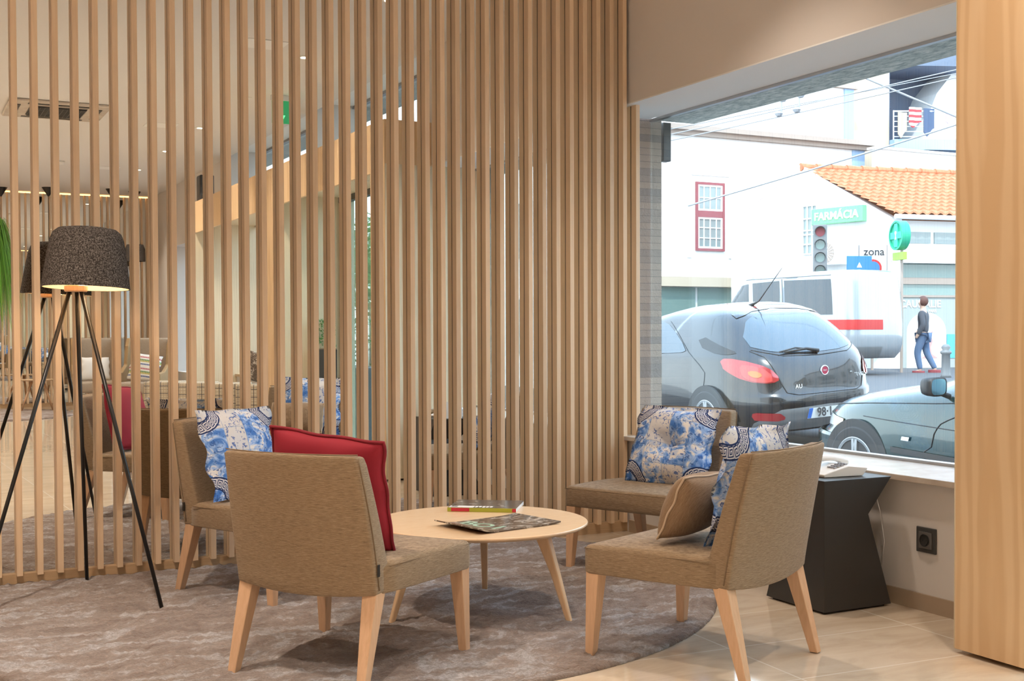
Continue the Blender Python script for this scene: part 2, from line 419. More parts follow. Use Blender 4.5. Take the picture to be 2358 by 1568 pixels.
c = q.mix(q.math('MULTIPLY', a, .5), (.62, .55, .44), (.30, .22, .13)); c = q.mix(b, c, (.05, .05, .07)); q.col(c); M['plaid'] = m

def cover(name, base, spots, sc=9, thr=.5):
    m = mat(name, base, .18); q = N(m); f = q.noise(q.coord('Object', (1, 1.8, 1)), sc, 4, .6, 1.4); q.col(q.ramp(f, [(thr - .08, base), (thr + .06, spots)])); return m
M['cover1'] = cover('photo_cover_grey', (.10, .09, .085), (.62, .60, .58), 9, .62)
M['cover2'] = cover('photo_cover_brown', (.10, .075, .06), (.55, .50, .45), 16, .58)

# ================================================================== THE ROOM
bm = B(); box(bm, XL - .1, GX + .12, YF - .05, 6.6, -.12, 0)
struct('floor', bm, M['tile'])
bm = B(); box(bm, XL - .1, WX - .001, YF - .3, 6.6, ZC, ZC + .20)
struct('ceiling', bm, M['ceil'])
bm = B(); box(bm, XL - .1, 4.0, D + .012, 6.448, 0, ZC); struct('wall_back', bm, M['wallw'])
bm = B(); box(bm, XL - .1, 4.25, YF - .25, YF - .012, 0, ZC); struct('wall_front', bm, M['wallw'])
bm = B(); box(bm, XL - .1, XL, YF - .25, 6.5, 0, ZC); struct('wall_left', bm, M['wallw'])

# street wall in pieces: spandrel, lintels, piers between the bays
PX = 3.49; PY = 3.208; Y1 = .065; Y2 = -.45; Y3 = -3.61; ZR = 3.56
bm = B()
box(bm, WX, GX + .08, PY - .05, D + .012, 0, .548)                   # under the window
box(bm, WX, GX + .08, 2.93, D + .26, 2.556, ZR)                  # deep lintel over it
box(bm, WX, GX + .08, -.02, .24, 2.66, ZR)                       # pier, clerestory
box(bm, WX, GX + .08, -3.80, -3.40, 2.66, ZR)
box(bm, WX, GX + .08, YF - .25, -3.80, 2.55, ZR)                 # above far window
box(bm, WX, GX + .08, YF - .25, -6.95, 0, 2.55)
box(bm, WX, GX + .08, -4.05, -3.66, 0, 2.55)
box(bm, WX, GX + .08, -6.95, -4.05, 0, .60)
box(bm, 4.02, GX + .08, Y3 + .001, Y2 - .04, 0, .62)                  # under bay-two window
struct('wall_right', bm, M['wallw'])
bm = B(); box(bm, WX, GX + .12, YF - .25, D + .26, ZR, ZR + .06); struct('trim_11', bm, M['soffit_white'])
bm = B(); box(bm, WX - .002, GX - .01, PY, 6.44, 2.548, 2.5555); struct('trim_1', bm, M['soffit_white'])
bm = B(); box(bm, WX - .045, GX - .012, PY, D + .05, .549, .575); struct('trim_2', bm, M['sill'], bevel=.003)
bm = B(); box(bm, WX - .012, WX, PY, D - .06, 0, .072); struct('baseboard_right', bm, M['skirt'])
bm = B(); box(bm, 4.0, 4.3, Y3, Y2 - .04, .62, .65); struct('trim_3', bm, M['plinth'])
# window pane with slim metal frame
bm = B(); box(bm, GX, GX + .012, PY - .05, 6.44, .585, 2.54); w1 = struct('window_1', bm, M['glass'])
bm = B(); box(bm, GX - .02, GX + .03, PY - .05, 6.44, .5755, .588); box(bm, GX - .01, GX + .022, PY - .05, 6.44, 2.531, 2.547)
obj('window_frame', bm, M['steel'], w1)
bm = B(); box(bm, GX, GX + .012, -6.95, -4.05, .61, 2.54); w2 = struct('window_2', bm, M['glass'])
bm = B(); box(bm, GX - .02, GX + .03, -6.95, -4.05, .60, .64); box(bm, GX - .02, GX + .03, -6.95, -4.05, 2.50, 2.55); box(bm, GX - .02, GX + .03, -5.47, -5.43, .64, 2.50)
obj('window_frame', bm, M['steel'], w2)
bm = B(); box(bm, GX, GX + .012, Y3, Y2 - .04, .66, 2.62); w3 = struct('window_3', bm, M['glass'])
bm = B(); box(bm, GX - .02, GX + .03, Y3, Y2 - .04, .651, .68); box(bm, GX - .02, GX + .03, Y2 - .10, Y2 - .04, .68, 2.62); box(bm, GX - .02, GX + .03, Y3, Y2 - .04, 2.60, 2.66)
obj('window_frame', bm, M['steel'], w3)
for k, (ya, yb) in enumerate(((.24, 2.93), (-3.40, -.02))):
    bm = B(); box(bm, GX, GX + .012, ya, yb, 2.68, ZR - .001); w = struct('window_%d' % (4 + k), bm, M['glass'])
    bm = B(); box(bm, GX - .015, GX + .03, ya, yb, ZR - .03, ZR - .001); obj('window_frame', bm, M['grey'], w)

# oak portal round the entrance bays
bm = B(); box(bm, PX, PX + .03, Y3 - .03, 2.885, 2.50, 2.90); box(bm, PX + .03, WX + .10, Y3 - .03, 2.885, 2.86, 2.90)
struct('trim_4', bm, M['portal'])
bm = B(); box(bm, PX, PX + .02, Y2, Y1, 0, 2.50); struct('trim_5', bm, M['portal'])
bm = B(); box(bm, PX + .02, 4.36, Y1 - .03, Y1, 0, 2.66); box(bm, PX + .02, 4.36, Y2, Y2 + .03, 0, 2.66); struct('trim_6', bm, M['cream'])
bm = B(); box(bm, PX, 4.36, Y3 - .04, Y3, 0, 2.66); struct('trim_7', bm, M['cream'])
bm = B(); box(bm, PX + .03, 4.36, Y3, Y2, 2.62, 2.66); box(bm, PX + .03, 4.36, Y1, 2.885, 2.62, 2.66); struct('trim_8', bm, M['cream'])
# foreground column, standing just clear of the floor on a recessed dark base
cl = thing('oak_column', 'tall oak-veneered column at the right edge beside the street window', 'column', (3.70, 3.0465, 0))
bm = B(); box(bm, PX - 3.70, WX + .46 - 3.70, 2.885 - 3.0465, PY - 3.0465, .016, 2.90); obj('panel', bm, M['portal'], cl, bevel=.002)
bm = B(); box(bm, PX + .05 - 3.70, WX + .46 - 3.70, 2.92 - 3.0465, 3.13 - 3.0465, 0, .0165); obj('base', bm, M['black'], cl)
bm = B(); box(bm, PX + .002 - 3.70, GX - .02 - 3.70, PY + .0005 - 3.0465, PY + .006 - 3.0465, .016, 2.545); obj('side_panel', bm, M['cream'], cl)  # paler wood puts the window light on this side into the colour

# glass entrance door in bay one
d1 = bpy.data.objects.new('door_1', None); C.objects.link(d1); tag(d1, kind='structure'); d1.location = (4.22, 1.475, 0)
bm = B()
for a_, b_ in ((-1.40, -1.35), (-.05, -.01), (.01, .05), (1.36, 1.41)): box(bm, -.03, .03, a_, b_, 0, 2.58)
box(bm, -.035, .035, -1.405, 1.41, 2.56, 2.64); box(bm, -.03, .03, -1.35, 1.36, 0, .06)
obj('door_frame', bm, M['darkgrey'], d1)
for a_ in (-1.35, .05):
    bm = B(); box(bm, -.006, .006, a_, a_ + 1.30, .08, 2.56); obj('door_leaf', bm, M['glass_door'], d1)
for a_ in (-.12, .12):
    bm = B(); tube(bm, [(-.07, a_, .75), (-.07, a_, 1.45)], .014, 10); tube(bm, [(-.07, a_, .82), (-.0, a_, .82)], .008); tube(bm, [(-.07, a_, 1.38), (-.0, a_, 1.38)], .008)
    obj('door_handle', bm, M['steel'], d1, smooth=True)

# ---------------------------------------------------------------- slatted mirror walls
def slat_wall(name, label, y, sgn, x_first, n, pitch, xm0, xm1):
    """sgn -1: faces -Y"""
    t = thing(name, label, 'slatted wall', (0, y, 0))
    bm = B(); box(bm, xm0, xm1, 0, -sgn * .010, .064, ZC - .004); obj('mirror', bm, M['mirror'], t)
    bm = B(); box(bm, xm0, xm1, sgn * .024, -sgn * .010, 0, .063); obj('plinth', bm, M['plinth'], t)
    bm = B(); box(bm, x_first - .05, x_first + n * pitch, sgn * .046, sgn * .016, ZC - .018, ZC - .006); obj('light_strip', bm, M['strip'], t)
    bm = B(); a, b = sorted((sgn * .0015, sgn * .058)); a2, b2 = sorted((sgn * .0005, sgn * .004)); a, b = sorted((sgn * .004, sgn * .058)); box(bm, 0, .027, a, b, .058, ZC - .026); box(bm, .001, .026, a2, b2, .066, ZC - .026, 1); me = None  # black back strip paints in the dark shadow gap at the mirror
    for k in range(n):
        if me is None:
            o = obj('slat', bm, [M['slat'], M['ink']], t, bevel=.0012, seg=1); me = o
        else:
            o = me.copy(); C.objects.link(o); o.parent = t
        o.location = (x_first + k * pitch, 0, 0)
    return t
slat_wall('slatted_mirror_wall', 'tall mirror wall behind vertical pale oak slats, facing the seating group', D, -1, 2.2179 - 41 * .0908, 61, .0908, -1.53, 3.968)
slat_wall('slatted_mirror_wall', 'opposite slatted mirror wall seen only as a reflection, glowing line along its top', YF, 1, -.75, 53, .0908, -1.0, 4.20)

# ---------------------------------------------------------------- downlights and ceiling fittings
def downlight(x, y, label, group, power=26, spot=True):
    t = thing('ceiling_downlight', label, 'ceiling light', (x, y, ZC), 0, group)
    bm = B(); box(bm, -.055, .055, -.055, .055, -.004, -.0005); obj('bezel', bm, M['white'], t)
    bm = B(); lathe(bm, [(.034, -.0055), (.034, -.0042)], 20); obj('lamp', bm, M['down'], t)
    if spot:
        l = bpy.data.lights.new('spot', 'SPOT'); l.energy = power; l.color = (1.0, .85, .70); l.spot_size = radians(110); l.spot_blend = .8; l.shadow_soft_size = .06
        lo = bpy.data.objects.new('spot', l); C.objects.link(lo); lo.parent = t; lo.location = (0, 0, -.02)
    return t
for k in range(7):
    downlight(3.065, 4.42 - k * 1.93, ('square recessed downlight, ' + ['over the armless chair by the side table', 'reflected closest of the row, right of the ceiling hatch', 'reflected second in the row beside the exit sign', 'reflected third in the row', 'reflected fourth in the row', 'reflected fifth and smallest in the row', 'last of the row before the far mirror wall'][k]), 'downlights along the window side', 90)
for x, rl in ((.15, 'in the row above the tripod lamp'), (-2.4, 'in the row furthest from the windows')):
    for k in range(6):
        downlight(x, 4.3 - k * 2.3, 'added fill downlight ' + rl + ', ' + ('nearest the slatted wall', 'second from the slatted wall', 'third from the slatted wall', 'fourth from the slatted wall', 'fifth from the slatted wall', 'furthest from the slatted wall')[k], 'added unseen fill downlights over the lounge', 195)  # unseen rows added to fill the room with light
for y, lb in ((1.5, 'small warm downlight in the entrance soffit above the glass door'), (-1.2, 'small warm downlight above the plaid ottomans, nearer the door'), (-2.8, 'small warm downlight above the plaid ottomans, further in')):
    downlight(3.92, y, lb, 'downlights in the oak portal', 32).location.z = 2.62
for y, lb in ((2.80, 'square white ceiling hatch reflected above the exit sign'), (-1.36, 'square white ceiling hatch near the air conditioner'), (-5.2, 'square white ceiling hatch furthest down the reflection')):
    bm = B(); box(bm, 2.47, 2.80, y - .15, y + .15, ZC - .006, ZC - .0008); tag(obj('ceiling_hatch', bm, M['soffit_white']), lb, 'access panel', 'square ceiling hatches')
t = thing('smoke_detector', 'small round white smoke detector on the ceiling', 'smoke detector', (1.98, -4.8, ZC))
bm = B(); lathe(bm, [(.06, 0), (.06, -.02), (.045, -.045), (.02, -.05)], 24); obj('housing', bm, M['plastic'], t, smooth=True)
bm = B(); lathe(bm, [(.047, -.024), (.047, -.034)], 24); obj('vent', bm, M['grey'], t)
# air-conditioning cassette
t = thing('ceiling_cassette', 'cream air conditioning cassette with grilles set in the ceiling', 'air conditioner', (1.49, -.87, ZC))
bm = B(); box(bm, -.48, .48, -.48, .48, -.03, -.001); obj('panel', bm, M['sill'], t, bevel=.012)
bm = B(); box(bm, -.27, .27, -.27, .27, -.036, -.0305)
for k in range(15): box(bm, -.26, .26, -.26 + k * .036, -.245 + k * .036, -.044, -.036)
for k in range(13): box(bm, -.26 + k * .043, -.252 + k * .043, -.26, .26, -.043, -.036)
obj('grille', bm, [M['darkgrey']], t)
for r_ in range(4):
    bm = B(); box(bm, -.30, .30, .36, .41, -.034, -.0305); o = obj('air_slot', bm, M['black'], t); o.rotation_euler = (0, 0, r_ * pi / 2)
# exit sign
t = thing('exit_sign', 'green glowing exit sign with arrow hanging from ceiling', 'sign', (3.40, .82, ZC))
bm = B(); box(bm, -.14, .10, -.004, .004, -.27, -.05); obj('acrylic_panel', bm, mat('green_acrylic', (.03, .30, .12), .3, emit=(.05, .5, .18), es=.25), t)
bm = B(); box(bm, -.15, .11, -.02, .02, -.05, -.001); obj('housing', bm, M['white'], t)
gl = mat('green_glow', (.1, .8, .3), .4, emit=(.15, 1, .35), es=1.3)
bm = B()
for x0, x1, z0, z1 in ((-.13, -.125, -.23, -.10), (-.075, -.07, -.23, -.10), (-.13, -.07, -.105, -.10), (-.13, -.07, -.23, -.225), (-.035, -.03, -.20, -.10), (.03, .08, -.13, -.10), (.04, .06, -.2, -.135), (.03, .08, -.23, -.205)):
    box(bm, x0, x1, .0045, .006, z0, z1)
obj('pictogram', bm, gl, t)
bm = B(); prism(bm, [(-.055, -.19), (-.010, -.19), (-.0325, -.235)], .0045, .006); obj('arrow', bm, gl, t)
# pendant lamps at the far end
for x, y, z, lb in ((1.50, -8.25, 2.25, 'leftmost'), (2.17, -7.95, 2.3, 'second from left'), (3.10, -7.75, 2.42, 'large, above the tripod lamp shade'), (3.48, -7.95, 2.36, 'rightmost, right of the tripod lamp shade')):
    t = thing('pendant_lamp', 'dark felt pendant lamp reflected at the far end, ' + lb, 'pendant lamp', (x, y, ZC), 0, 'felt pendant lamps at the far end')
    bm = B(); lathe(bm, [(.10, -.001), (.012, -.14), (.006, -.145)], 20); obj('canopy', bm, M['black'], t, smooth=False)
    bm = B(); tube(bm, [(0, 0, -.13), (0, 0, z + .27 - ZC)], .004, 6); obj('cord', bm, M['black'], t)
    bm = B(); h0 = z - ZC; lathe(bm, [(.16, h0), (.155, h0 + .20), (.13, h0 + .27), (.02, h0 + .28), (.02, h0 + .272), (.12, h0 + .262), (.148, h0 + .2), (.153, h0)], 28, cap=False); obj('lamp_shade', bm, M['felt'], t, smooth=True)
# loudspeaker on top of the portal
t = thing('loudspeaker', 'small black loudspeaker standing on the oak portal', 'speaker', (3.60, -3.47, 2.90))
bm = B(); box(bm, -.09, .09, -.10, .10, 0, .33); obj('cabinet', bm, M['blackmat'], t, bevel=.012)
bm = B(); box(bm, -.094, -.0905, -.085, .085, .02, .31); obj('grille', bm, M['black'], t)

# ---------------------------------------------------------------- window side details
t = thing('wall_socket', 'dark grey electrical socket low on the white wall under the window', 'socket', (WX, 3.735, .305))
bm = B(); box(bm, -.010, -.0005, -.054, .054, -.054, .054); obj('frame', bm, M['darkgrey'], t, bevel=.003)
bm = B(); box(bm, -.016, -.0103, -.036, .036, -.036, .036); obj('insert', bm, mat('socket_insert', (.14, .13, .125), .25), t, bevel=.004)
bm = B(); lathe(bm, [(.026, -.020), (.026, -.0163), (.021, -.0163), (.021, -.0195)], 28, 'x', cap=False); lathe(bm, [(.021, -.0168), (.0209, -.0162)], 24, 'x'); obj('socket_well', bm, mat('socket_well', (.05, .048, .046), .3), t)
bm = B()
for dy in (-.0095, .0095): lathe(bm, [(.0028, -.0176), (.0028, -.0169)], 10, 'x', (0, dy, 0))
obj('pin_hole', bm, M['black'], t)

# ================================================================== FURNITURE
def chair(label, x, y, deg, z=0.0, group='upholstered lounge chairs around the coffee table', tagside=0):
    """front is local +X"""
    t = thing('lounge_chair', label, 'chair', (x, y, z), radians(deg), group)
    # seat cushion block
    bm = B(); rings = []
    prof = [(-.285, .293), (-.15, .305), (0, .318), (.15, .330), (.29, .337), (.304, .333)]
    def sec(f, hw, sh):
        zt = .424 - .010 * abs(f - .05) / .3; zb = .312
        e = sh
        pts = []
        # rounded rectangle in (y, z)
        rr = .022
        for cy_, cz_, a0 in ((hw - rr - e, zt - rr - e, 0), (-hw + rr + e, zt - rr - e, 90), (-hw + .006 + e, zb + .006 + e, 180), (hw - .006 - e, zb + .006 + e, 270)):
            r2 = rr if a0 < 180 else .006
            for k in range(5):
                a = radians(a0 + k * 22.5); pts.append((f, cy_ + r2 * cos(a), cz_ + r2 * sin(a)))
        # crown on top
        return [(p[0], p[1], p[2] + (.008 * (1 - (p[1] / hw) ** 2) if p[2] > zt - .03 else 0)) for p in pts]
    fr = [(-.235, .286, 0), (-.15, .303, 0), (0, .318, 0), (.15, .330, 0), (.280, .337, 0), (.298, .337, .004), (.306, .336, .018)]
    for f, hw, sh in fr: rings.append(sec(f, hw, sh))
    loft(bm, rings); obj('seat', bm, M['fabric'], t, smooth=True)
    # curved backrest
    bm = B(); nz, ny = 14, 14; rings = []
    for i in range(nz + 1):
        u = i / nz; zz = .314 + (.785 - .314) * u
        hw = .291 - .016 * u + .006 * sin(pi * u)
        fr_ = -.268 - .089 * u ** 1.15            # rear face line at the sides
        th = .105 - .045 * u                       # thickness
        if u > .97: hw -= .004
        ring = []
        for j in range(ny + 1):
            s = -1 + 2 * j / ny; bow = .050 * (1 - s * s) * (.55 + .45 * u)
            zb = zz - (.020 * (1 - s * s) if i == 0 else 0)
            if i == nz: zb += .004 * (1 - s * s)
            ring.append((fr_ - bow, hw * s, zb))
        for j in range(ny, -1, -1):
            s = -1 + 2 * j / ny; bow = .034 * (1 - s * s) * (.5 + .5 * u)
            ring.append((fr_ - bow + th, hw * s * .985, zz + (0.0 if i < nz else -.004)))
        rings.append(ring)
    vs = [[bm.verts.new(p) for p in r] for r in rings]; n = len(rings[0])
    for a, b in zip(vs, vs[1:]):
        for i in range(n): bm.faces.new((a[i], a[(i + 1) % n], b[(i + 1) % n], b[i]))
    for row in (vs[0], vs[-1]):
        for j in range(ny): bm.faces.new((row[j], row[j + 1], row[n - 2 - j], row[n - 1 - j]))
    obj('backrest', bm, M['fabric'], t, smooth=True, bevel=.011, seg=3)
    # seams: edge of the back panel and round the seat top
    bm = B()
    for s in (-1, 1):
        tube(bm, [(-.262 - .095 * (u / 12) ** 1.15 + .010, s * (.2925 - .016 * u / 12 + .006 * sin(pi * u / 12)), .33 + .445 * u / 12) for u in range(13)], .0022, 5)
        tube(bm, [(-.20 + .5 * k / 6, s * (.301 + .035 * k / 6), .4035) for k in range(7)], .0018, 5)
    tube(bm, [(-.357 - .050 * (1 - (j / 7 - 1) ** 2) + .012, .272 * (j / 7 - 1), .7885) for j in range(15)], .0022, 5)
    tube(bm, [(.303, .325 * (j / 5 - 1), .4045) for j in range(11)], .0018, 5)
    obj('seam', bm, M['seam'], t, smooth=True)
    # tapered legs
    def leg(tx, ty, bx, by, w0, w1):
        b_ = B(); sy = 1 if ty > 0 else -1
        def sq(cx, cyy, w, zz): return [(cx - w / 2, cyy - w / 2, zz), (cx + w / 2, cyy - w / 2, zz), (cx + w / 2, cyy + w / 2, zz), (cx - w / 2, cyy + w / 2, zz)]
        hexa(b_, sq(bx, by, w1, 0) + sq(tx, ty, w0, .325)); return b_
    for s in (-1, 1):
        obj('leg', leg(.268, s * .304, .285, s * .316, .056, .032), M['leg'], t, bevel=.003)
        obj('leg', leg(-.232, s * .258, -.322, s * .268, .058, .032), M['leg'], t, bevel=.003)
    if tagside:
        bm = B(); yy = tagside * .2945; a, b = sorted((yy, yy + tagside * .0035)); box(bm, -.268, -.256, a, b, .378, .418); o = obj('fabric_tag', bm, M['black'], t); tag(o, 'small black sewn label on the back edge')
    return t

def cushion_bm(w=.46, h=.46, T=.13, dent=0.0, flange=.0, seed=0, wob=.006, pinch=.02):
    """pillow in the local XY plane, thickness along z"""
    rnd = random.Random(seed); n = 26; bm = B(); grids = []
    for side in (1, -1):
        g_ = []
        for i in range(n + 1):
            row = []
            for j in range(n + 1):
                u, v = -1 + 2 * i / n, -1 + 2 * j / n
                ui = max(0., 1 - abs(u) / (1 - flange)) if flange else 1 - abs(u)
                vi = max(0., 1 - abs(v) / (1 - flange)) if flange else 1 - abs(v)
                e = min(1, max(0., (1 - (1 - ui) ** 2.6))) * min(1, max(0., (1 - (1 - vi) ** 2.6)))
                z_ = T / 2 * e ** .55
                rr = sqrt(u * u + v * v)
                if dent: z_ -= T / 2 * dent * math.exp(-(rr / .24) ** 1.6) + .022 * (abs(cos(2.5 * atan2(v, u + 1e-6))) ** 6) * math.exp(-((rr - .22) / .22) ** 2)
                z_ = max(z_, .0012)
                k = 1 - pinch * (1 - v * v) * abs(u) ** 3; k2 = 1 - pinch * (1 - u * u) * abs(v) ** 3
                wv = wob * (sin(9 * v + seed) * abs(u) ** 6, sin(8 * u + seed * 2) * abs(v) ** 6)[0]
                wz = wob * 1.3 * sin(7 * (u + v) + seed) * max(abs(u), abs(v)) ** 8
                row.append((w / 2 * u * k + wv, h / 2 * v * k2, side * z_ + wz + .010 * (u * v)))
            g_.append(row)
        grids.append(g_)
    V = {}
    for s, g_ in enumerate(grids):
        for i in range(n + 1):
            for j in range(n + 1):
                if s == 1 and (i in (0, n) or j in (0, n)): V[(s, i, j)] = V[(0, i, j)]; continue
                V[(s, i, j)] = bm.verts.new(g_[i][j])
        for i in range(n):
            for j in range(n):
                q4 = [V[(s, i, j)], V[(s, i + 1, j)], V[(s, i + 1, j + 1)], V[(s, i, j + 1)]]
                bm.faces.new(q4 if s == 0 else q4[::-1])
    edge = [grids[0][i][0] for i in range(n + 1)] + [grids[0][n][j] for j in range(1, n + 1)] + [grids[0][i][n] for i in range(n - 1, -1, -1)] + [grids[0][0][j] for j in range(n - 1, 0, -1)]
    return bm, edge

def cushion(name, label, m_, piping, loc, fwd_deg, lean, roll=0, group=None, **k):
    bm, edge = cushion_bm(**k)
    o = obj(name, bm, m_, None, smooth=True)
    f = Vector((cos(radians(fwd_deg)), sin(radians(fwd_deg)), 0)); lean = radians(lean)
    nrm = (f * cos(lean) + Vector((0, 0, 1)) * sin(lean)).normalized(); up = (Vector((0, 0, 1)) * cos(lean) - f * sin(lean)).normalized()
    xr = up.cross(nrm).normalized(); rl = radians(roll)
    x2 = xr * cos(rl) + up * sin(rl); u2 = -xr * sin(rl) + up * cos(rl)
    mm = Matrix((x2, u2, nrm)).transposed().to_4x4(); mm.translation = Vector(loc); o.matrix_world = mm
    tag(o, label, 'cushion', group)
    if piping:
        b2 = B(); tube(b2, edge + [edge[0], edge[1]], piping[1], 8, cap=False); obj('piping', b2, piping[0], o, smooth=True)
    if k.get('dent'):
        b2 = B(); lathe(b2, [(.001, .004), (.009, .003), (.012, -.003)], 12, c=(0, 0, k['T'] / 2 * (1 - k['dent']) + .002)); obj('tuft_button', b2, M['azul'], o, smooth=True)
    return o

CHS = {'A': (1.452, 4.128, 36.1, .010), 'B': (1.548, 5.478, -57.7, .010), 'C': (3.385, 5.040, 203.6, .010), 'D': (2.659, 3.637, 113.3, .004)}
LB = {'A': 'beige armless lounge chair with red cushion, its curved back towards us, front left',
      'B': 'beige armless lounge chair with blue cushion, behind the red-cushion chair near the slats',
      'C': 'beige armless lounge chair with one tufted blue cushion, by the window at back right',
      'D': 'beige armless lounge chair with brown and blue cushions, beside the black side table'}
for k in 'ABCD':
    x, y, dg, z = CHS[k]; chair(LB[k], x, y, dg, z, tagside={'A': -1, 'B': -1}.get(k, 0))

def on_chair(k, f, r, z):
    x, y, dg, z0 = CHS[k]; a = radians(dg); return (x + f * cos(a) + r * sin(a), y + f * sin(a) - r * cos(a), z0 + z)
cushion('red_cushion', 'deep red velvet cushion with piping, leaning in the front left chair', M['red'], (mat('red_piping', (.24, .008, .02), .8), .0065), on_chair('A', -.125, .010, .632), 36.1 + 3, 17, 5, w=.46, h=.43, T=.13, seed=3, wob=.004, pinch=.03)
cushion('printed_cushion', 'blue and white tile-print cushion on the chair nearest the slats', M['azul'], None, on_chair('B', -.135, .055, .628), -57.7 - 4, 17, -1, 'blue tile-print cushions', w=.44, h=.43, T=.12, flange=.10, seed=1, wob=.008)
cushion('printed_cushion', 'blue and white tufted tile-print cushion on the window chair', M['azul'], None, on_chair('C', -.115, -.035, .605), 203.6 + 4, 22, -2, 'blue tile-print cushions', w=.46, h=.42, T=.18, dent=.85, flange=.08, seed=5, wob=.008)
cushion('printed_cushion', 'blue and white tile-print cushion behind the small brown one', M['azul'], None, on_chair('D', -.165, .045, .640), 113.3, 13, 1, 'blue tile-print cushions', w=.47, h=.44, T=.12, flange=.12, seed=8, wob=.012)
cushion('brown_cushion', 'small brown linen cushion with piping in front of the blue one', M['brown_linen'], (mat('tan_piping', (.55, .42, .30), .8), .004), on_chair('D', .010, -.030, .560), 113.3 + 2, 30, 0, w=.38, h=.25, T=.16, seed=9, wob=.002)

# coffee table
t = thing('coffee_table', 'round pale wood coffee table on three splayed legs with magazines on top', 'table', (2.195, 4.575, .006))
bm = B(); lathe(bm, [(.02, .372), (.415, .372), (.440, .378), (.452, .386), (.452, .392), (.449, .395), (.02, .3955)], 96); obj('tabletop', bm, M['tabletop'], t, smooth=False, bevel=.0015)
for ang in (180.9 + 1, 60 + 2, -60 + 5):
    a = radians(ang); bm = B()
    def sqr(r, w1, w2, z):
        return [(r - w1 / 2, -w2 / 2, z), (r + w1 / 2, -w2 / 2, z), (r + w1 / 2, w2 / 2, z), (r - w1 / 2, w2 / 2, z)]
    loft(bm, [sqr(.415, .022, .024, 0), sqr(.35, .036, .032, .20), sqr(.295, .058, .040, .345), sqr(.275, .075, .044, .3715)])
    o = obj('leg', bm, M['tableleg'], t, bevel=.006); o.rotation_euler = (0, 0, a)
bm = B()
for ang in (182, 62, -55):
    a = radians(ang); v = Vector((cos(a), sin(a), 0)); w_ = Vector((-sin(a), cos(a), 0)) * .02
    p0, p1 = -v * .0, v * .27
    hexa(bm, [p0 - w_ + Vector((0, 0, .342)), p1 - w_ + Vector((0, 0, .342)), p1 + w_ + Vector((0, 0, .342)), p0 + w_ + Vector((0, 0, .342)), p0 - w_ + Vector((0, 0, .3715)), p1 - w_ + Vector((0, 0, .3715)), p1 + w_ + Vector((0, 0, .3715)), p0 + w_ + Vector((0, 0, .3715))])
obj('crossbar', bm, M['tableleg'], t)
ZT = .4020
# magazines
t = thing('magazine', 'thick magazine with grey photo cover and red-lime spine, further back on table', 'magazine', (2.372, 4.885, ZT), radians(-35.8))
bm = B(); box(bm, -.152, .152, -.125, .125, 0, .0165); obj('page_block', bm, M['paper'], t)
bm = B(); box(bm, -.154, .154, -.127, .127, .0166, .0176); obj('front_cover', bm, M['cover1'], t)
bm = B(); box(bm, -.154, .154, -.1285, -.1255, 0, .0175, 0); box(bm, -.137, -.055, -.1292, -.1284, .0015, .0165, 1); box(bm, .137, .154, -.1292, -.1284, .0015, .0165, 1)
obj('spine', bm, [mat('lime_spine', (.42, .45, .05), .4), mat('red_spine', (.55, .03, .06), .4)], t)
bm = B(); box(bm, -.150, -.04, -.122, -.070, .0177, .0181); obj('cover_band', bm, M['paper'], t)
text('cover_numeral', '5', .055, M['ink'], t, (-.128, -.096, .0184), (0, 0, 0), .0002, sx=1.6)
bm = B()
for k in range(9): box(bm, -.100 + k * .0165, -.088 + k * .0165, -.118 + .004 * (k % 3), -.078, .0182, .0186)
obj('cover_lettering', bm, M['paper'], t)
t = thing('magazine', 'brown photo magazine with mint green lettering, nearest on the table', 'magazine', (2.205, 4.435, ZT), radians(12))
bm = B(); v_ = []
n = 12
for s in range(2):
    pass
rings = []
for i in range(n + 1):
    x = -.215 + .43 * i / n; lift = .020 * max(0, (abs(x) - .10) / .115) ** 2 * (1 if x < 0 else .3)
    rings.append([(x, -.150, lift), (x, .150, lift), (x, .150, lift + .005), (x, -.150, lift + .005)])
loft(bm, rings); obj('cover', bm, M['cover2'], t)
for k, ch_ in enumerate('BOI'):
    text('cover_letter', ch_, .11, mat('mint_ink_%d' % k, (.40, .62, .50), .3), t, (-.09 + .012 * k, .085 - k * .085, .0056), (0, 0, radians(-78)), .0003, sx=1.15, bold=.002)

# tripod floor lamp
LX, LY = .715, 5.63
t = thing('tripod_floor_lamp', 'tripod floor lamp with charcoal felt shade and thin black legs', 'lamp', (LX, LY, .012))
feet = [(1.005 - LX, 5.265 - LY), (.800 - LX, 6.02 - LY), (.275 - LX, 5.47 - LY)]
hubz = 1.375
for fx, fy in feet:
    bm = B(); d = Vector((fx, fy, 0)).normalized() * .030
    tube(bm, [(fx, fy, 0), (d.x, d.y, hubz)], [.0085, .0095], 10); o = obj('leg', bm, M['black'], t, smooth=True)
bm = B(); lathe(bm, [(.045, hubz - .005), (.050, hubz), (.050, hubz + .022), (.02, hubz + .028)], 20); obj('hub', bm, M['leg'], t, smooth=False)
bm = B(); tube(bm, [(0, 0, hubz + .02), (.01, 0, hubz + .12)], .012); obj('lamp_stem', bm, M['chrome'], t)
sh = obj('lamp_shade', (lambda b_: (lathe(b_, [(.189, 0), (.183, .05), (.167, .16), (.157, .215), (.145, .245), (.125, .262), (.09, .268), (.001, .266), (.001, .260), (.085, .260), (.120, .254), (.138, .240), (.150, .212), (.160, .16), (.177, .05), (.184, 0)], 56, cap=False), b_)[1])(B()), M['felt'], t, smooth=True)
sh.location = (.042, 0, hubz + .012); sh.rotation_euler = (radians(-1.5), radians(2.2), 0)
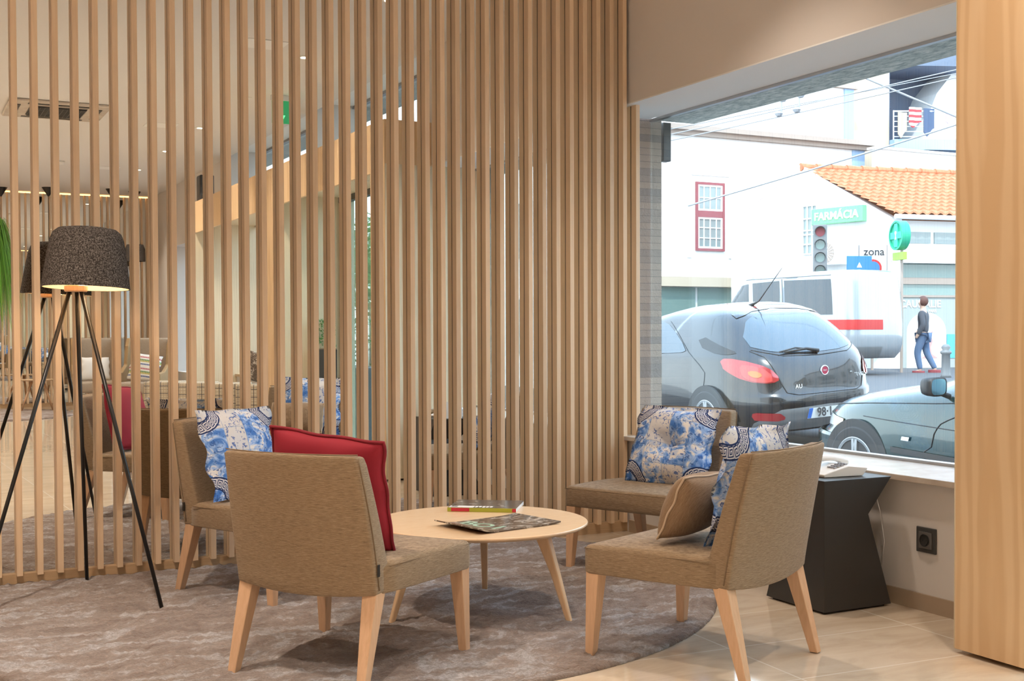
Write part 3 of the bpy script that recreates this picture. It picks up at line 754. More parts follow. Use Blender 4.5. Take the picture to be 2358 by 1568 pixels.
bm = B(); lathe(bm, [(.1825, .001), (.1755, .05), (.1585, .16), (.148, .212), (.136, .238), (.118, .252), (.085, .258), (.002, .2585)], 56, cap=False); obj('shade_lining', bm, M['lining'], sh, smooth=True)
bm = B(); lathe(bm, [(.008, .06), (.028, .085), (.032, .11), (.024, .135), (.004, .148)], 20); obj('bulb', bm, M['bulb'], sh, smooth=True)
l = bpy.data.lights.new('lamp_light', 'POINT'); l.energy = 2.6; l.color = (1, .72, .42); l.shadow_soft_size = .05
lo = bpy.data.objects.new('lamp_light', l); C.objects.link(lo); lo.parent = sh; lo.location = (0, 0, .05)

# black faceted side table
t = thing('side_table', 'black faceted hourglass side table under the window, telephone on it', 'side table', (3.464, 3.885, 0))
bm = B()
W = .378; q_ = .246
def sqc(w, z, o0=0.0): return [(o0, o0, z), (w, o0, z), (w, w, z), (o0, w, z)]
vs = loft(bm, [sqc(W, .010), sqc(q_, .410), sqc(W, .5655)])
obj('body', bm, M['blackmat'], t, bevel=.0012, seg=1)
bm = B(); box(bm, .02, W - .02, .02, W - .02, 0, .0105); obj('base', bm, M['black'], t)

# telephone
t = thing('telephone', 'white corded desk telephone on the black side table', 'telephone', (3.655, 4.045, .5665), radians(-6))
bm = B()
prism(bm, [(-.105, 0), (.095, 0), (.120, .030), (.116, .036), (.02, .046), (-.075, .022), (-.108, .012)], -.085, .085, 'xz'); o = obj('base', bm, M['plastic'], t, bevel=.006); o.rotation_euler = (0, 0, radians(0))
bm = B()
for i in range(4):
    for j in range(3):
        x0 = -.035 + i * .018; y0 = -.060 + j * .020; zz = .0335 + i * .0046
        box(bm, x0, x0 + .012, y0, y0 + .013, zz, zz + .006)
obj('keypad', bm, M['grey'], t)
bm = B(); rings = []
for k in range(13):
    u = -1 + 2 * k / 12; x = .105 * u; zz = .052 + .018 * (1 - u * u) ; hh = .012 + .010 * abs(u) ** 3
    rings.append([(x, .030, zz - hh), (x, .072, zz - hh), (x, .076, zz), (x, .068, zz + .012), (x, .034, zz + .012), (x, .026, zz)])
loft(bm, rings); obj('handset', bm, M['plastic'], t, bevel=.004)
bm = B(); tube(bm, [(.10, .07, .01), (.17, .08, .004), (.225, .06, .0), (.236, .03, -.05), (.236, -.02, -.17), (.237, -.05, -.3), (.236, -.03, -.42)], .0022, 6); obj('telephone_cord', bm, M['plastic'], t, smooth=True)
t = thing('folded_leaflet', 'white folded leaflet on the side table behind the telephone', 'leaflet', (3.60, 4.185, .5665), radians(20))
bm = B(); hexa(bm, [(-.10, -.03, 0), (.10, -.03, 0), (.10, -.0285, 0), (-.10, -.0285, 0), (-.10, .0, .12), (.10, .0, .12), (.10, .0015, .12), (-.10, .0015, .12)]); hexa(bm, [(-.10, .03, 0), (.10, .03, 0), (.10, .0315, 0), (-.10, .0315, 0), (-.10, .0, .12), (.10, .0, .12), (.10, .0015, .12), (-.10, .0015, .12)])
obj('sheet', bm, M['paper'], t)

# round rug, cut by the mirror wall
def rug(name, label, cx, cy_, r, ymax, ymin, mat_, step=.022, th=.022):
    bm = B(); n = int(2 * r / step); V = {}; rnd = random.Random(4)
    from mathutils import noise as nz_
    for i in range(-n // 2 - 1, n // 2 + 2):
        for j in range(-n // 2 - 1, n // 2 + 2):
            x, y = i * step, j * step; d = sqrt(x * x + y * y)
            if d > r + step * .8: continue
            if d > r - step: x, y = x * min(1, r / max(d, 1e-6)), y * min(1, r / max(d, 1e-6)); d = min(d, r)
            if cy_ + y > ymax or cy_ + y < ymin: continue
            p = Vector((x * 9, y * 9, 0)); h = th + .007 * nz_.noise(p) + .008 * nz_.noise(p * 3.7) + .004 * rnd.uniform(-1, 1)
            e = min(1, max(0, (r - d) / .05)); h = h * (.35 + .65 * sqrt(e))
            V[(i, j)] = bm.verts.new((x + cx, y + cy_, max(.006, h)))
    for (i, j), v in list(V.items()):
        k = [(i, j), (i + 1, j), (i + 1, j + 1), (i, j + 1)]
        if all(q2 in V for q2 in k):
            try: bm.faces.new([V[q2] for q2 in k])
            except ValueError: pass
    be = [e for e in bm.edges if len(e.link_faces) == 1]
    ret = bmesh.ops.extrude_edge_only(bm, edges=be)
    for v in [g_ for g_ in ret['geom'] if isinstance(g_, bmesh.types.BMVert)]: v.co.z = .001
    bmesh.ops.delete(bm, geom=[v for v in bm.verts if not v.link_faces], context='VERTS')
    o = obj(name, bm, mat_, None, smooth=True); tag(o, label, 'rug'); return o
rug('round_rug', 'large round plush rug in brushed brown and silver-grey under the seating group', 1.82, 5.30, 1.72, D - .030, -99, M['rug'], .015)
rug('round_rug', 'second round plush rug, reflected at far left under the three-legged stool', 1.10, -6.75, 1.30, 99, YF + .03, M['rug2'], .05)

# ---------------------------------------------------------------- things seen in the mirror
def wing_chair(label, x, y, deg):
    t = thing('wingback_armchair', label, 'armchair', (x, y, 0), radians(deg), 'wingback armchairs at the far end')
    bm = B(); box(bm, -.30, .34, -.29, .29, .30, .47); obj('seat', bm, M['wing'], t, bevel=.04, seg=3, smooth=True)
    bm = B(); rings = []
    for k in range(11):
        u = k / 10; z = .42 + .70 * u; hw = .29 + .05 * sin(pi * u) - .03 * u
        x0 = -.30 - .10 * u; rings.append([(x0 - .05, -hw, z), (x0 - .05, hw, z), (x0 + .05, hw * .96, z), (x0 + .05, -hw * .96, z)])
    loft(bm, rings); obj('backrest', bm, M['wing'], t, bevel=.03, seg=3, smooth=True)
    for s in (-1, 1):
        bm = B(); poly = [(-.36, .28), (.30, .28), (.32, .60), (.10, .62), (-.08, .72), (-.14, 1.00), (-.22, 1.12), (-.40, 1.12)]
        prism(bm, poly, s * .29, s * .35, 'xz'); obj('wing_arm', bm, M['ochre'], t, bevel=.018, seg=3)
        for fx in (-.28, .28):
            bm = B(); tube(bm, [(fx * 1.05, s * .30, 0), (fx, s * .27, .30)], [.014, .022]); obj('leg', bm, M['leg'], t)
    return t
wing_chair('greige wingback armchair with folk-pattern cushion, reflected left of the pale panels', 3.32, -6.35, 120)
wing_chair('greige wingback armchair reflected behind the lamp leg, left of its twin', 2.72, -7.0, 95)
cushion('patterned_cushion', 'white folk-pattern cushion with coloured rows in the right wingback armchair', M['folk'], None, (3.30, -6.20, .68), 118, 20, 8, w=.46, h=.42, T=.13, seed=2)
cushion('white_cushion', 'plain pale cushion in the left wingback armchair', M['paper'], None, (2.69, -6.88, .66), 95, 20, 0, w=.42, h=.36, T=.12, seed=6)
for k, (x, y, lb) in enumerate(((2.98, -3.02, 'leftmost in the reflection'), (3.27, -2.50, 'second from left'), (3.55, -2.02, 'third from left'), (3.74, -1.55, 'nearest the oak portal'))):
    t = thing('plaid_ottoman', 'square plaid ottoman cube, ' + lb, 'ottoman', (x, y, 0), radians(28), 'plaid ottomans in the window bay')
    bm = B(); box(bm, -.21, .21, -.21, .21, .05, .60); obj('cushion_body', bm, M['plaid'], t, bevel=.02, seg=3)
    for a_ in (-1, 1):
        for b_ in (-1, 1):
            b2 = B(); box(b2, a_ * .17 - .02, a_ * .17 + .02, b_ * .17 - .02, b_ * .17 + .02, 0, .0505); obj('foot', b2, M['black'], t)
cushion('patterned_cushion', 'brown and white patterned cushion standing on the last plaid ottoman', M['cover2'], None, (3.76, -1.60, .79), 150, 12, 10, w=.34, h=.34, T=.10, seed=12)
t = thing('tripod_stool', 'round pale wood stool on splayed legs on the second rug', 'stool', (1.93, -7.45, .02))
bm = B(); lathe(bm, [(.02, .455), (.24, .455), (.255, .465), (.255, .475), (.02, .48)], 40); obj('seat', bm, M['tabletop'], t)
for k in range(3):
    a = radians(40 + 120 * k); bm = B(); tube(bm, [(.26 * cos(a), .26 * sin(a), 0), (.09 * cos(a), .09 * sin(a), .456)], [.012, .022]); obj('leg', bm, M['leg'], t, smooth=True)
# weeping grass plant at the left edge of the reflection
t = thing('hanging_plant', 'bright green weeping grass plant at the left edge of the reflection', 'plant', (.93, -1.80, .83))
bm = B(); lathe(bm, [(.03, 1.06), (.08, 1.10), (.10, 1.24), (.085, 1.24), (.08, 1.22), (.01, 1.215)], 24); obj('pot', bm, M['leaf'], t, smooth=False)
bm = B()
for a in (0, 120, 240): tube(bm, [(.095 * cos(radians(a)), .095 * sin(radians(a)), 1.235), (0, 0, 1.9), (0, 0, ZC - .83)], .003, 5)
obj('hanger', bm, M['seam'], t)
bm = B(); rnd = random.Random(11)
for k in range(1100):
    a = rnd.uniform(0, 2 * pi); L_ = rnd.uniform(.08, .30); hgt = rnd.uniform(.15, .42); w_ = rnd.uniform(.004, .008); drop = rnd.uniform(.5, 1.5)
    dx, dy = cos(a), sin(a); px_, py_ = -dy * w_, dx * w_; prev = None
    for s in range(8):
        u = s / 7; r_ = .03 + L_ * u ** 1.1; z = 1.24 + hgt * (1 - (1 - min(1, u * 1.8)) ** 2) - drop * max(0, u - .35) ** 1.5 * 1.4
        q1 = bm.verts.new((dx * r_ + px_ * (1 - u * .8), dy * r_ + py_ * (1 - u * .8), z)); q2 = bm.verts.new((dx * r_ - px_ * (1 - u * .8), dy * r_ - py_ * (1 - u * .8), z))
        if prev: bm.faces.new((prev[0], prev[1], q2, q1))
        prev = (q1, q2)
o = obj('foliage', bm, M['grass'], t)
# planter inside the entrance
def shrub(t, x, y, z0, r, h, n, seed, m_):
    bm = B(); rnd = random.Random(seed)
    for k in range(n):
        a = rnd.uniform(0, 2 * pi); rr = r * sqrt(rnd.random()); zz = z0 + h * rnd.random() ** .8; s = rnd.uniform(.02, .045) * (h / .35) ** .5
        c0 = Vector((x + rr * cos(a), y + rr * sin(a), zz)); d = Vector((rnd.uniform(-1, 1), rnd.uniform(-1, 1), rnd.uniform(.1, 1.4))).normalized() * s; w_ = d.cross(Vector((rnd.random(), rnd.random(), .2))).normalized() * s * .22
        bm.faces.new([bm.verts.new(c0), bm.verts.new(c0 + d * .5 + w_), bm.verts.new(c0 + d), bm.verts.new(c0 + d * .5 - w_)])
    return obj('foliage', bm, m_, t)
t = thing('planter_box', 'tall dark brown planter box with green shrub inside the entrance', 'planter', (3.98, .16, 0))
bm = B(); box(bm, -.11, .11, -.11, .11, 0, 1.02); obj('planter', bm, mat('dark_brown', (.045, .03, .02), .5), t, bevel=.004)
bm = B(); box(bm, -.105, .105, -.105, .105, 1.0205, 1.03); obj('soil', bm, M['seam'], t)
shrub(t, 0, 0, 1.03, .13, .30, 500, 5, M['leaf'])

# ================================================================== THE STREET
def zs(x, y):
    z = -.20 + .045 * (y - 7.5) + .06 * (x - 7.05)
    return max(-.55, min(.33, z))
bm = B(); xs = [4.9 + k * 1.1 for k in range(32)]; ys = [-34 + k * 2.0 for k in range(37)]
V = [[bm.verts.new((x, y, zs(x, y))) for y in ys] for x in xs]
for i in range(len(xs) - 1):
    for j in range(len(ys) - 1): bm.faces.new((V[i][j], V[i + 1][j], V[i + 1][j + 1], V[i][j + 1]))
struct('ground', bm, M['asphalt'])
bm = B(); hexa(bm, [(4.39, -20, -.7), (5.9, -20, -.7), (5.9, 24, -.2), (4.39, 24, -.2), (4.39, -20, -.42), (5.9, -20, -.42), (5.9, 24, .15), (4.39, 24, .15)])
struct('pavement', bm, M['pave'])
# outside of this building
bm = B(); box(bm, GX + .085, 4.68, 2.93, 6.50, 2.556, 3.60); struct('trim_9', bm, M['soffit'])
bm = B(); box(bm, GX + .125, 4.95, -7.5, 2.925, 3.66, 3.75); struct('trim_10', bm, M['soffit'])
def stone_pier(label, x0, x1, y0, y1, z1=2.555):
    bm = B(); box(bm, x0, x1, y0, y1, -.6, z1); o = obj('stone_pier', bm, M['stone']); tag(o, label, 'pier', 'stone piers outside the windows')
stone_pier('pink and grey split-stone pier outside the window, at the end of the slats', 3.90, 4.39, 6.45, 6.95)
stone_pier('split-stone pier outside between the window and the entrance door', 4.385, 4.52, 2.94, 3.14)
stone_pier('split-stone pier outside the far window, glimpsed in reflection', 4.385, 4.50, -3.9, -3.6)
bm = B(); box(bm, 4.44, 4.50, 6.50, 6.56, 2.30, 2.55); tag(obj('wall_bracket', bm, M['darkgrey'], bevel=.004), 'small dark box fixed under the soffit beside the stone pier', 'bracket')
for k, (x, y) in enumerate(((4.70, -.70), (4.80, -1.45))):
    t = thing('planter_box', 'grey-green planter with shrub outside the glass door, ' + ('nearer' if k == 0 else 'further'), 'planter', (x, y, -.45), 0, 'planters outside the entrance')
    bm = B(); box(bm, -.17, .17, -.30, .30, 0, 1.25); obj('planter', bm, M['cargrey'], t, bevel=.01)
    shrub(t, 0, 0, 1.25, .22, .55, 420, 20 + k, M['leaf'])

# ------------------------------------------------------------------ cars
class Car:
    """body as a stack of rounded plan outlines; local +Y is forward, left side is -X"""
    def __init__(s, prof, n=5.0):
        s.p = prof; s.n = n
    def lv(s, z):
        p = s.p
        if z <= p[0][0]: return p[0][1:]
        for a, b in zip(p, p[1:]):
            if z <= b[0]:
                u = (z - a[0]) / (b[0] - a[0]); return tuple(a[i] + (b[i] - a[i]) * u for i in (1, 2, 3))
        return p[-1][1:]
    def pt(s, t, z):
        w, yr, yf = s.lv(z); cyy, b = (yr + yf) / 2, (yf - yr) / 2; e = 2 / s.n
        c_, s_ = cos(t), sin(t)
        return Vector((w * math.copysign(abs(c_) ** e, c_), cyy + b * math.copysign(abs(s_) ** e, s_), z))
    def ts(s, n):
        # angles bunched so that samples are roughly even along the outline
        out = []; k = 4000; pts = [s.pt(2 * pi * i / k - pi / 2, .5) for i in range(k + 1)]; L = [0]
        for a, b in zip(pts, pts[1:]): L.append(L[-1] + (b - a).length)
        j = 0
        for i in range(n):
            target = L[-1] * i / n
            while L[j] < target: j += 1
            out.append(2 * pi * j / k - pi / 2)
        return out
    def body(s, m_, parent, n=120):
        bm = B(); ts = s.ts(n); rings = []
        zz = []
        for a, b in zip(s.p, s.p[1:]):
            zz += [a[0], (a[0] + b[0]) / 2]
        zz.append(s.p[-1][0])
        for z in zz: rings.append([s.pt(t, z) for t in ts])
        loft(bm, rings); return obj('body', bm, m_, parent, smooth=True)
    def outline(s, z, frm, side):
        """points walking from the middle of the rear/front along the given side, with arclength"""
        key = (round(z, 4), frm, side)
        if key in s.cache: return s.cache[key]
        t0 = -pi / 2 if frm == 'rear' else pi / 2; sg = (1 if side > 0 else -1) * (1 if frm == 'rear' else -1)
        pts = []; K = 900
        for i in range(K + 1):
            u = i / K; pts.append(s.pt(t0 + sg * pi * (u ** 3), z))
        L = [0]
        for a, b in zip(pts, pts[1:]): L.append(L[-1] + (b - a).length)
        s.cache[key] = (pts, L); return s.cache[key]
    cache = {}
    def at(s, arc, z, frm='rear', side=-1, off=.004):
        if arc < 0: arc, side = -arc, -side
        pts, L = s.outline(z, frm, side)
        lo, hi = 0, len(L) - 1
        while hi - lo > 1:
            m_ = (lo + hi) // 2
            if L[m_] < arc: lo = m_
            else: hi = m_
        u = (arc - L[lo]) / max(1e-9, L[hi] - L[lo]); p = pts[lo].lerp(pts[hi], min(1, u))
        d = (pts[hi] - pts[lo]).normalized(); nrm = Vector((d.y, -d.x, 0))
        w, yr, yf = s.lv(z)
        if nrm.dot(p - Vector((0, (yr + yf) / 2, 0))) < 0: nrm = -nrm
        return p + nrm * off
    def patch(s, name, m_, parent, ctrl, frm='rear', side=-1, off=.005, nu=26, nv=8, smooth=True):
        """ctrl: (arc, z_low, z_high) stations"""
        bm = B(); a0, a1 = ctrl[0][0], ctrl[-1][0]; rows = []
        for i in range(nu + 1):
            arc = a0 + (a1 - a0) * i / nu
            for a, b in zip(ctrl, ctrl[1:]):
                if arc <= b[0] + 1e-9: break
            u = (arc - a[0]) / (b[0] - a[0]); lo = a[1] + (b[1] - a[1]) * u; hi = a[2] + (b[2] - a[2]) * u
            rows.append([bm.verts.new(s.at(arc, lo + (hi - lo) * j / nv, frm, side, off)) for j in range(nv + 1)])
        for a, b in zip(rows, rows[1:]):
            for j in range(nv): bm.faces.new((a[j], b[j], b[j + 1], a[j + 1]))
        return obj(name, bm, m_, parent, smooth=smooth)
    def line(s, name, m_, parent, pts, frm='rear', side=-1, r=.005, off=.002):
        bm = B(); q_ = []
        for (a0, z0), (a1, z1) in zip(pts, pts[1:]):
            k = max(2, int(abs(a1 - a0) / .06) + int(abs(z1 - z0) / .06) + 1)
            q_ += [s.at(a0 + (a1 - a0) * i / k, z0 + (z1 - z0) * i / k, frm, side, off) for i in range(k)]
        q_.append(s.at(*pts[-1], frm, side, off)); tube(bm, q_, r, 6); return obj(name, bm, m_, parent, smooth=True)

def wheel(parent, x, y, r=.315, side=-1, rim=.20):
    """side -1: outer face towards -X"""
    w = bpy.data.objects.new('wheel', None); C.objects.link(w); w.parent = parent; w.location = (x, y, r)
    bm = B(); s = side; lathe(bm, [(rim, 0), (r - .03, s * .004), (r - .005, -s * .02), (r, -s * .05), (r, -s * .17), (rim, -s * .19)], 40, 'x'); obj('tyre', bm, M['rubber'], w, smooth=True, bevel=.004)
    bm = B(); lathe(bm, [(rim, s * .003), (rim + .008, s * .006), (rim + .002, s * .010), (rim - .018, s * .006), (rim - .022, -s * .03)], 40, 'x', cap=False)
    for k in range(5):
        for dd in (-.10, .10):
            a = radians(90 + 72 * k) + dd; v = Vector((0, cos(a), sin(a))); p = Vector((0, -sin(a), cos(a)))
            w0, w1 = .022, .013; x0, x1 = s * .012, -s * .015
            hexa(bm, [v * .03 - p * w0 + Vector((x0, 0, 0)), v * (rim - .01) - p * w1 + Vector((x0, 0, 0)), v * (rim - .01) + p * w1 + Vector((x0, 0, 0)), v * .03 + p * w0 + Vector((x0, 0, 0)), v * .03 - p * w0 + Vector((x1, 0, 0)), v * (rim - .01) - p * w1 + Vector((x1, 0, 0)), v * (rim - .01) + p * w1 + Vector((x1, 0, 0)), v * .03 + p * w0 + Vector((x1, 0, 0))])
    lathe(bm, [(.05, s * .004), (.045, s * .016), (.01, s * .018)], 20, 'x')
    obj('rim', bm, M['alloy'], w)
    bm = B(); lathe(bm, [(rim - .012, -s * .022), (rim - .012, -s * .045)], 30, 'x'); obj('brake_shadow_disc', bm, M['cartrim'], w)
    return w

def side_x(car, y, z=.5):
    return max(abs(car.pt(2 * pi * k / 1440, z).x) for k in range(1440) if abs(car.pt(2 * pi * k / 1440, z).y - y) < .04)

def arch(car_obj, x, y, r, zc, side=-1):
    bm = B(); n = 30; pts = []
    for k in range(n + 1):
        a = pi * (-.12) + pi * 1.24 * k / n; pts.append((y + r * cos(a), zc + r * sin(a)))
    a, b = sorted((x, x - side * .02)); prism(bm, pts, a, b, 'yz'); obj('wheel_arch', bm, M['cartrim'], car_obj)

# black hatchback, seen from behind
brv = Car([(.20, .80, -2.02, 2.05), (.30, .86, -2.11, 2.13), (.42, .885, -2.165, 2.17), (.56, .893, -2.17, 2.17), (.60, .893, -2.135, 2.15), (.75, .890, -2.115, 2.08), (.87, .875, -2.07, 1.85), (.95, .86, -2.01, 1.45), (1.0, .835, -1.95, 1.2), (1.1, .79, -1.84, 1.0), (1.2, .735, -1.72, .75), (1.3, .675, -1.58, .45), (1.375, .62, -1.44, .15), (1.42, .56, -1.30, -.1), (1.46, .47, -1.10, -.35), (1.48, .35, -.9, -.5), (1.488, .15, -.75, -.6)], 4.2)
bx, by = 8.42, 11.42
t = thing('hatchback_car', 'black hatchback parked in the street, seen from behind through the window', 'car', (bx, by, .03), 0, None, rot=(radians(.5), radians(-3.5), radians(-2)))
brv.cache = {}
brv.body(M['carblack'], t)
brv.patch('rear_window', M['carglass'], t, [(-.66, 1.06, 1.16), (-.5, 1.01, 1.31), (-.3, .985, 1.385), (0, .975, 1.405), (.3, .985, 1.385), (.5, 1.01, 1.31), (.66, 1.06, 1.16)])
for sd in (-1, 1):
    tl = brv.patch('tail_light', M['lamp_red'], t, [(.54, .73, .77), (.58, .71, .83), (.66, .70, .88), (.80, .715, .925), (.95, .755, .95), (1.06, .81, .95), (1.12, .85, .92)], side=sd, off=.012)
    brv.patch('inner_lens', M['lamp_red2'], tl, [(.60, .72, .79), (.66, .71, .85), (.76, .72, .88), (.86, .75, .89), (.90, .79, .86)], side=sd, off=.018, nu=14)
    brv.patch('indicator_lens', M['amber'], tl, [(.69, .775, .80), (.73, .76, .825), (.78, .765, .83), (.82, .79, .82)], side=sd, off=.023, nu=10, nv=4)
    brv.patch('side_window', M['carglass'], t, [(1.62, 1.02, 1.10), (1.70, 1.00, 1.28), (1.9, .99, 1.345), (2.5, .97, 1.385), (3.0, .95, 1.36), (3.4, .945, 1.2), (3.7, .94, 1.0)], side=sd, off=.005, nu=40)
    brv.patch('quarter_glass', M['cartrim'], t, [(.86, 1.0, 1.02), (1.0, .985, 1.08), (1.15, 1.0, 1.16), (1.3, 1.05, 1.13)], side=sd, off=.004)
    brv.line('door_seam', M['cartrim'], t, [(1.55, .45), (1.42, .80), (1.58, 1.0), (1.66, 1.32)], side=sd, r=.004)
brv.patch('reflector', M['lamp_red'], t, [(.50, .335, .36), (.56, .32, .40), (.80, .33, .41), (.84, .37, .40)], off=.006)
brv.patch('lower_bumper', M['cargrey'], t, [(-.80, .24, .30), (-.55, .22, .44), (0, .22, .46), (.55, .22, .44), (.80, .24, .30)], off=.004)
brv.line('boot_seam', M['cartrim'], t, [(-.52, .70), (-.47, .60), (-.36, .575), (.36, .575), (.47, .60), (.52, .70), (.60, .96), (.70, 1.02)], r=.005)
brv.line('boot_seam', M['cartrim'], t, [(-.68, 1.03), (-.4, .96), (0, .945), (.4, .96), (.68, 1.03)], r=.0045)
pl = brv.patch('number_plate', M['plate'], t, [(-.26, .325, .435), (.26, .325, .435)], off=.012, nv=1, nu=8)
brv.patch('plate_blue_strip', M['signblue'], pl, [(.215, .328, .432), (.26, .328, .432)], off=.014, nv=1, nu=2)
p0 = brv.at(.0, .435, off=.017)
text('plate_characters', '98\u00b71', .125, M['ink'], pl, (-.075, p0.y, .382), (radians(90), 0, 0), .001, sx=.9, bold=.0025)
brv.patch('third_brake_light', M['lamp_red2'], t, [(-.17, 1.43, 1.448), (.17, 1.43, 1.448)], off=.02, nv=2)
brv.patch('roof_spoiler', M['carblack'], t, [(-.55, 1.345, 1.385), (-.3, 1.405, 1.44), (0, 1.425, 1.455), (.3, 1.405, 1.44), (.55, 1.345, 1.385)], off=.012)
bm = B(); tube(bm, [(.02, -2.00, .985), (-.12, -1.985, 1.015), (-.38, -1.97, .995)], [.022, .014, .008]); tube(bm, [(-.02, -2.0, 1.0), (-.24, -1.965, 1.03), (-.44, -1.965, 1.00)], .008); obj('rear_wiper', bm, M['cartrim'], t, smooth=True)
p0 = brv.at(0, .79, off=.004); bm = B(); lathe(bm, [(.052, 0), (.052, -.010), (.040, -.014), (.040, -.010)], 30, 'y', (p0.x, p0.y, .79)); b_ = obj('badge', bm, M['chrome'], t, smooth=True)
bm = B(); lathe(bm, [(.038, -.0105), (.036, -.013)], 30, 'y', (p0.x, p0.y, .79)); obj('badge_centre', bm, mat('badge_red', (.28, .02, .05), .25), b_)
text('badge_letters', 'FIAT', .026, M['chrome'], b_, (p0.x, p0.y - .0135, .79), (radians(90), 0, 0), .0008)
p0 = brv.at(-.42, .70, off=.008); text('model_script', 'Bravo', .085, M['chrome'], t, (p0.x, p0.y + .012, .725), (radians(90), 0, radians(6)), .001)
p0 = brv.at(.34, .655, off=.008); text('sticker_letters', 'AU', .06, M['plate'], t, (p0.x, p0.y + .002, .655), (radians(90), 0, radians(-4)), .001)
bm = B(); tube(bm, [(-.10, -1.05, 1.455), (-.07, -1.17, 1.50), (.0, -1.50, 1.84)], [.02, .008, .003]); obj('roof_aerial', bm, M['cartrim'], t, smooth=True)
for y, s_ in ((-1.30, -1), (1.30, -1), (-1.30, 1), (1.30, 1)):
    xx = side_x(brv, y) + .022; wheel(t, s_ * (xx + .006), y, .315, s_); arch(t, s_ * xx, y, .355, .315, s_)

# dark green saloon, nearest the window: front wing, wheel and mirror in view
grn = Car([(.18, .80, -2.1, 1.98), (.30, .85, -2.2, 2.16), (.40, .865, -2.235, 2.235), (.50, .868, -2.235, 2.235), (.55, .870, -2.23, 2.15), (.68, .868, -2.22, 2.11), (.74, .862, -2.21, 2.04), (.80, .856, -2.20, 1.90), (.86, .842, -2.18, 1.68), (.92, .822, -2.15, 1.38), (.97, .798, -2.0, 1.10), (1.0, .78, -1.9, .92), (1.06, .74, -1.6, .72), (1.16, .68, -1.35, .45), (1.28, .61, -1.1, .15), (1.36, .53, -.9, -.1), (1.40, .42, -.7, -.3), (1.41, .2, -.6, -.4)], 4.4)
gx, gy = 7.92, 6.09
t = thing('saloon_car', 'dark green saloon car parked closest outside the window, front wheel in view', 'car', (gx, gy, zs(gx, gy) - .03), 0, None, rot=(radians(2.6), radians(-2.0), 0))
grn.cache = {}
grn.body(M['cargreen'], t)
grn.patch('side_window', M['carglass2'], t, [(2.05, 1.0, 1.01), (2.3, 1.0, 1.18), (2.7, 1.0, 1.31), (3.4, 1.0, 1.34), (4.0, 1.0, 1.2)], frm='front', off=.005, nu=36)
hl = grn.patch('headlamp', M['headlamp'], t, [(.42, .57, .66), (.70, .57, .675), (.86, .575, .66)], frm='front', off=.008, nu=14)
grn.patch('indicator_lens', mat('clear_orange', (.62, .40, .24), .15, coat=1), t, [(.86, .575, .66), (1.02, .585, .65)], frm='front', off=.010, nu=8)
grn.patch('bumper', M['cargreen'], t, [(-1.2, .36, .50), (0, .34, .52), (1.0, .36, .52), (1.12, .38, .50)], frm='front', off=.045, nu=40)
grn.line('door_seam', M['cartrim'], t, [(2.17, .25), (2.10, .45), (2.08, .70), (2.02, .88), (1.86, .96)], frm='front', r=.005)
grn.line('crease', M['cartrim'], t, [(1.25, .705), (2.6, .70), (3.6, .69)], frm='front', r=.004)
grn.patch('rubbing_strip', M['cartrim'], t, [(1.75, .455, .50), (3.9, .45, .495)], frm='front', off=.012, nv=2)
grn.patch('side_repeater', M['headlamp'], t, [(1.78, .565, .595), (1.86, .565, .598)], frm='front', off=.014, nu=4, nv=2)
grn.line('bonnet_seam', M['cartrim'], t, [(.45, .70), (.75, .76), (1.1, .82), (1.5, .88), (1.80, .95)], frm='front', r=.004)
mh = thing_loc = bpy.data.objects.new('wing_mirror', None); C.objects.link(mh); mh.parent = t; mh.location = (-.97, .52, 1.03)
bm = B(); rings = []
for k, sc_ in enumerate((.55, .85, 1.0, 1.0)):
    yy = (.075, .055, .02, -.045)[k]
    rings.append([(.095 * sc_ * cos(a) * (1.0 if abs(cos(a)) < .8 else .98), yy, .060 * sc_ * sin(a)) for a in [2 * pi * j / 20 for j in range(20)]])
rings = [[(math.copysign(abs(p[0] / .095) ** .55, p[0]) * .088, p[1], math.copysign(abs(p[2] / .060) ** .55, p[2]) * .072) for p in r] for r in rings]
loft(bm, rings); obj('mirror_housing', bm, M['cartrim'], mh, smooth=True)
bm = B(); r = rings[-1]; loft(bm, [[(p[0] * .84, -.0465, p[2] * .84) for p in r], [(p[0] * .84, -.048, p[2] * .84) for p in r]]); obj('mirror_glass', bm, mat('mirror_glass_blue', (.25, .45, .55), .06, .9), mh)
bm = B(); tube(bm, [(.06, .0, -.05), (.16, .0, -.085)], .022); obj('mirror_arm', bm, M['cartrim'], mh, smooth=True)
for y, s_ in ((1.455, -1), (-1.27, -1), (1.455, 1), (-1.27, 1)):
    xx = side_x(grn, y) + .022; wheel(t, s_ * (xx + .006), y, .315, s_, .205); arch(t, s_ * xx, y, .360, .315, s_)

# white van crossing behind
van = Car([(.28, .80, -2.0, 2.0), (.40, .83, -2.12, 2.15), (.55, .85, -2.17, 2.2), (.95, .85, -2.17, 2.15), (1.10, .845, -2.16, 2.0), (1.20, .84, -2.15, 1.75), (1.55, .81, -2.12, 1.45), (1.85, .77, -2.08, 1.15), (1.93, .73, -2.04, 1.05), (1.97, .64, -1.95, .95), (1.985, .42, -1.8, .8)], 7.0)
t = thing('white_van', 'white van with a red stripe behind the black hatchback', 'van', (16.66, 19.35, .38), 0, None, rot=(0, 0, 0))
van.cache = {}
van.body(M['vanwhite'], t)
van.patch('side_window', M['carglass2'], t, [(1.02, 1.12, 1.80), (2.35, 1.12, 1.82)], off=.006, nv=6)
van.patch('side_window', M['carglass2'], t, [(2.50, 1.12, 1.82), (3.35, 1.13, 1.80)], off=.006, nv=6)
van.patch('front_side_window', M['carglass2'], t, [(3.50, 1.14, 1.79), (4.05, 1.16, 1.74), (4.35, 1.16, 1.50), (4.6, 1.17, 1.2)], off=.006, nv=6)
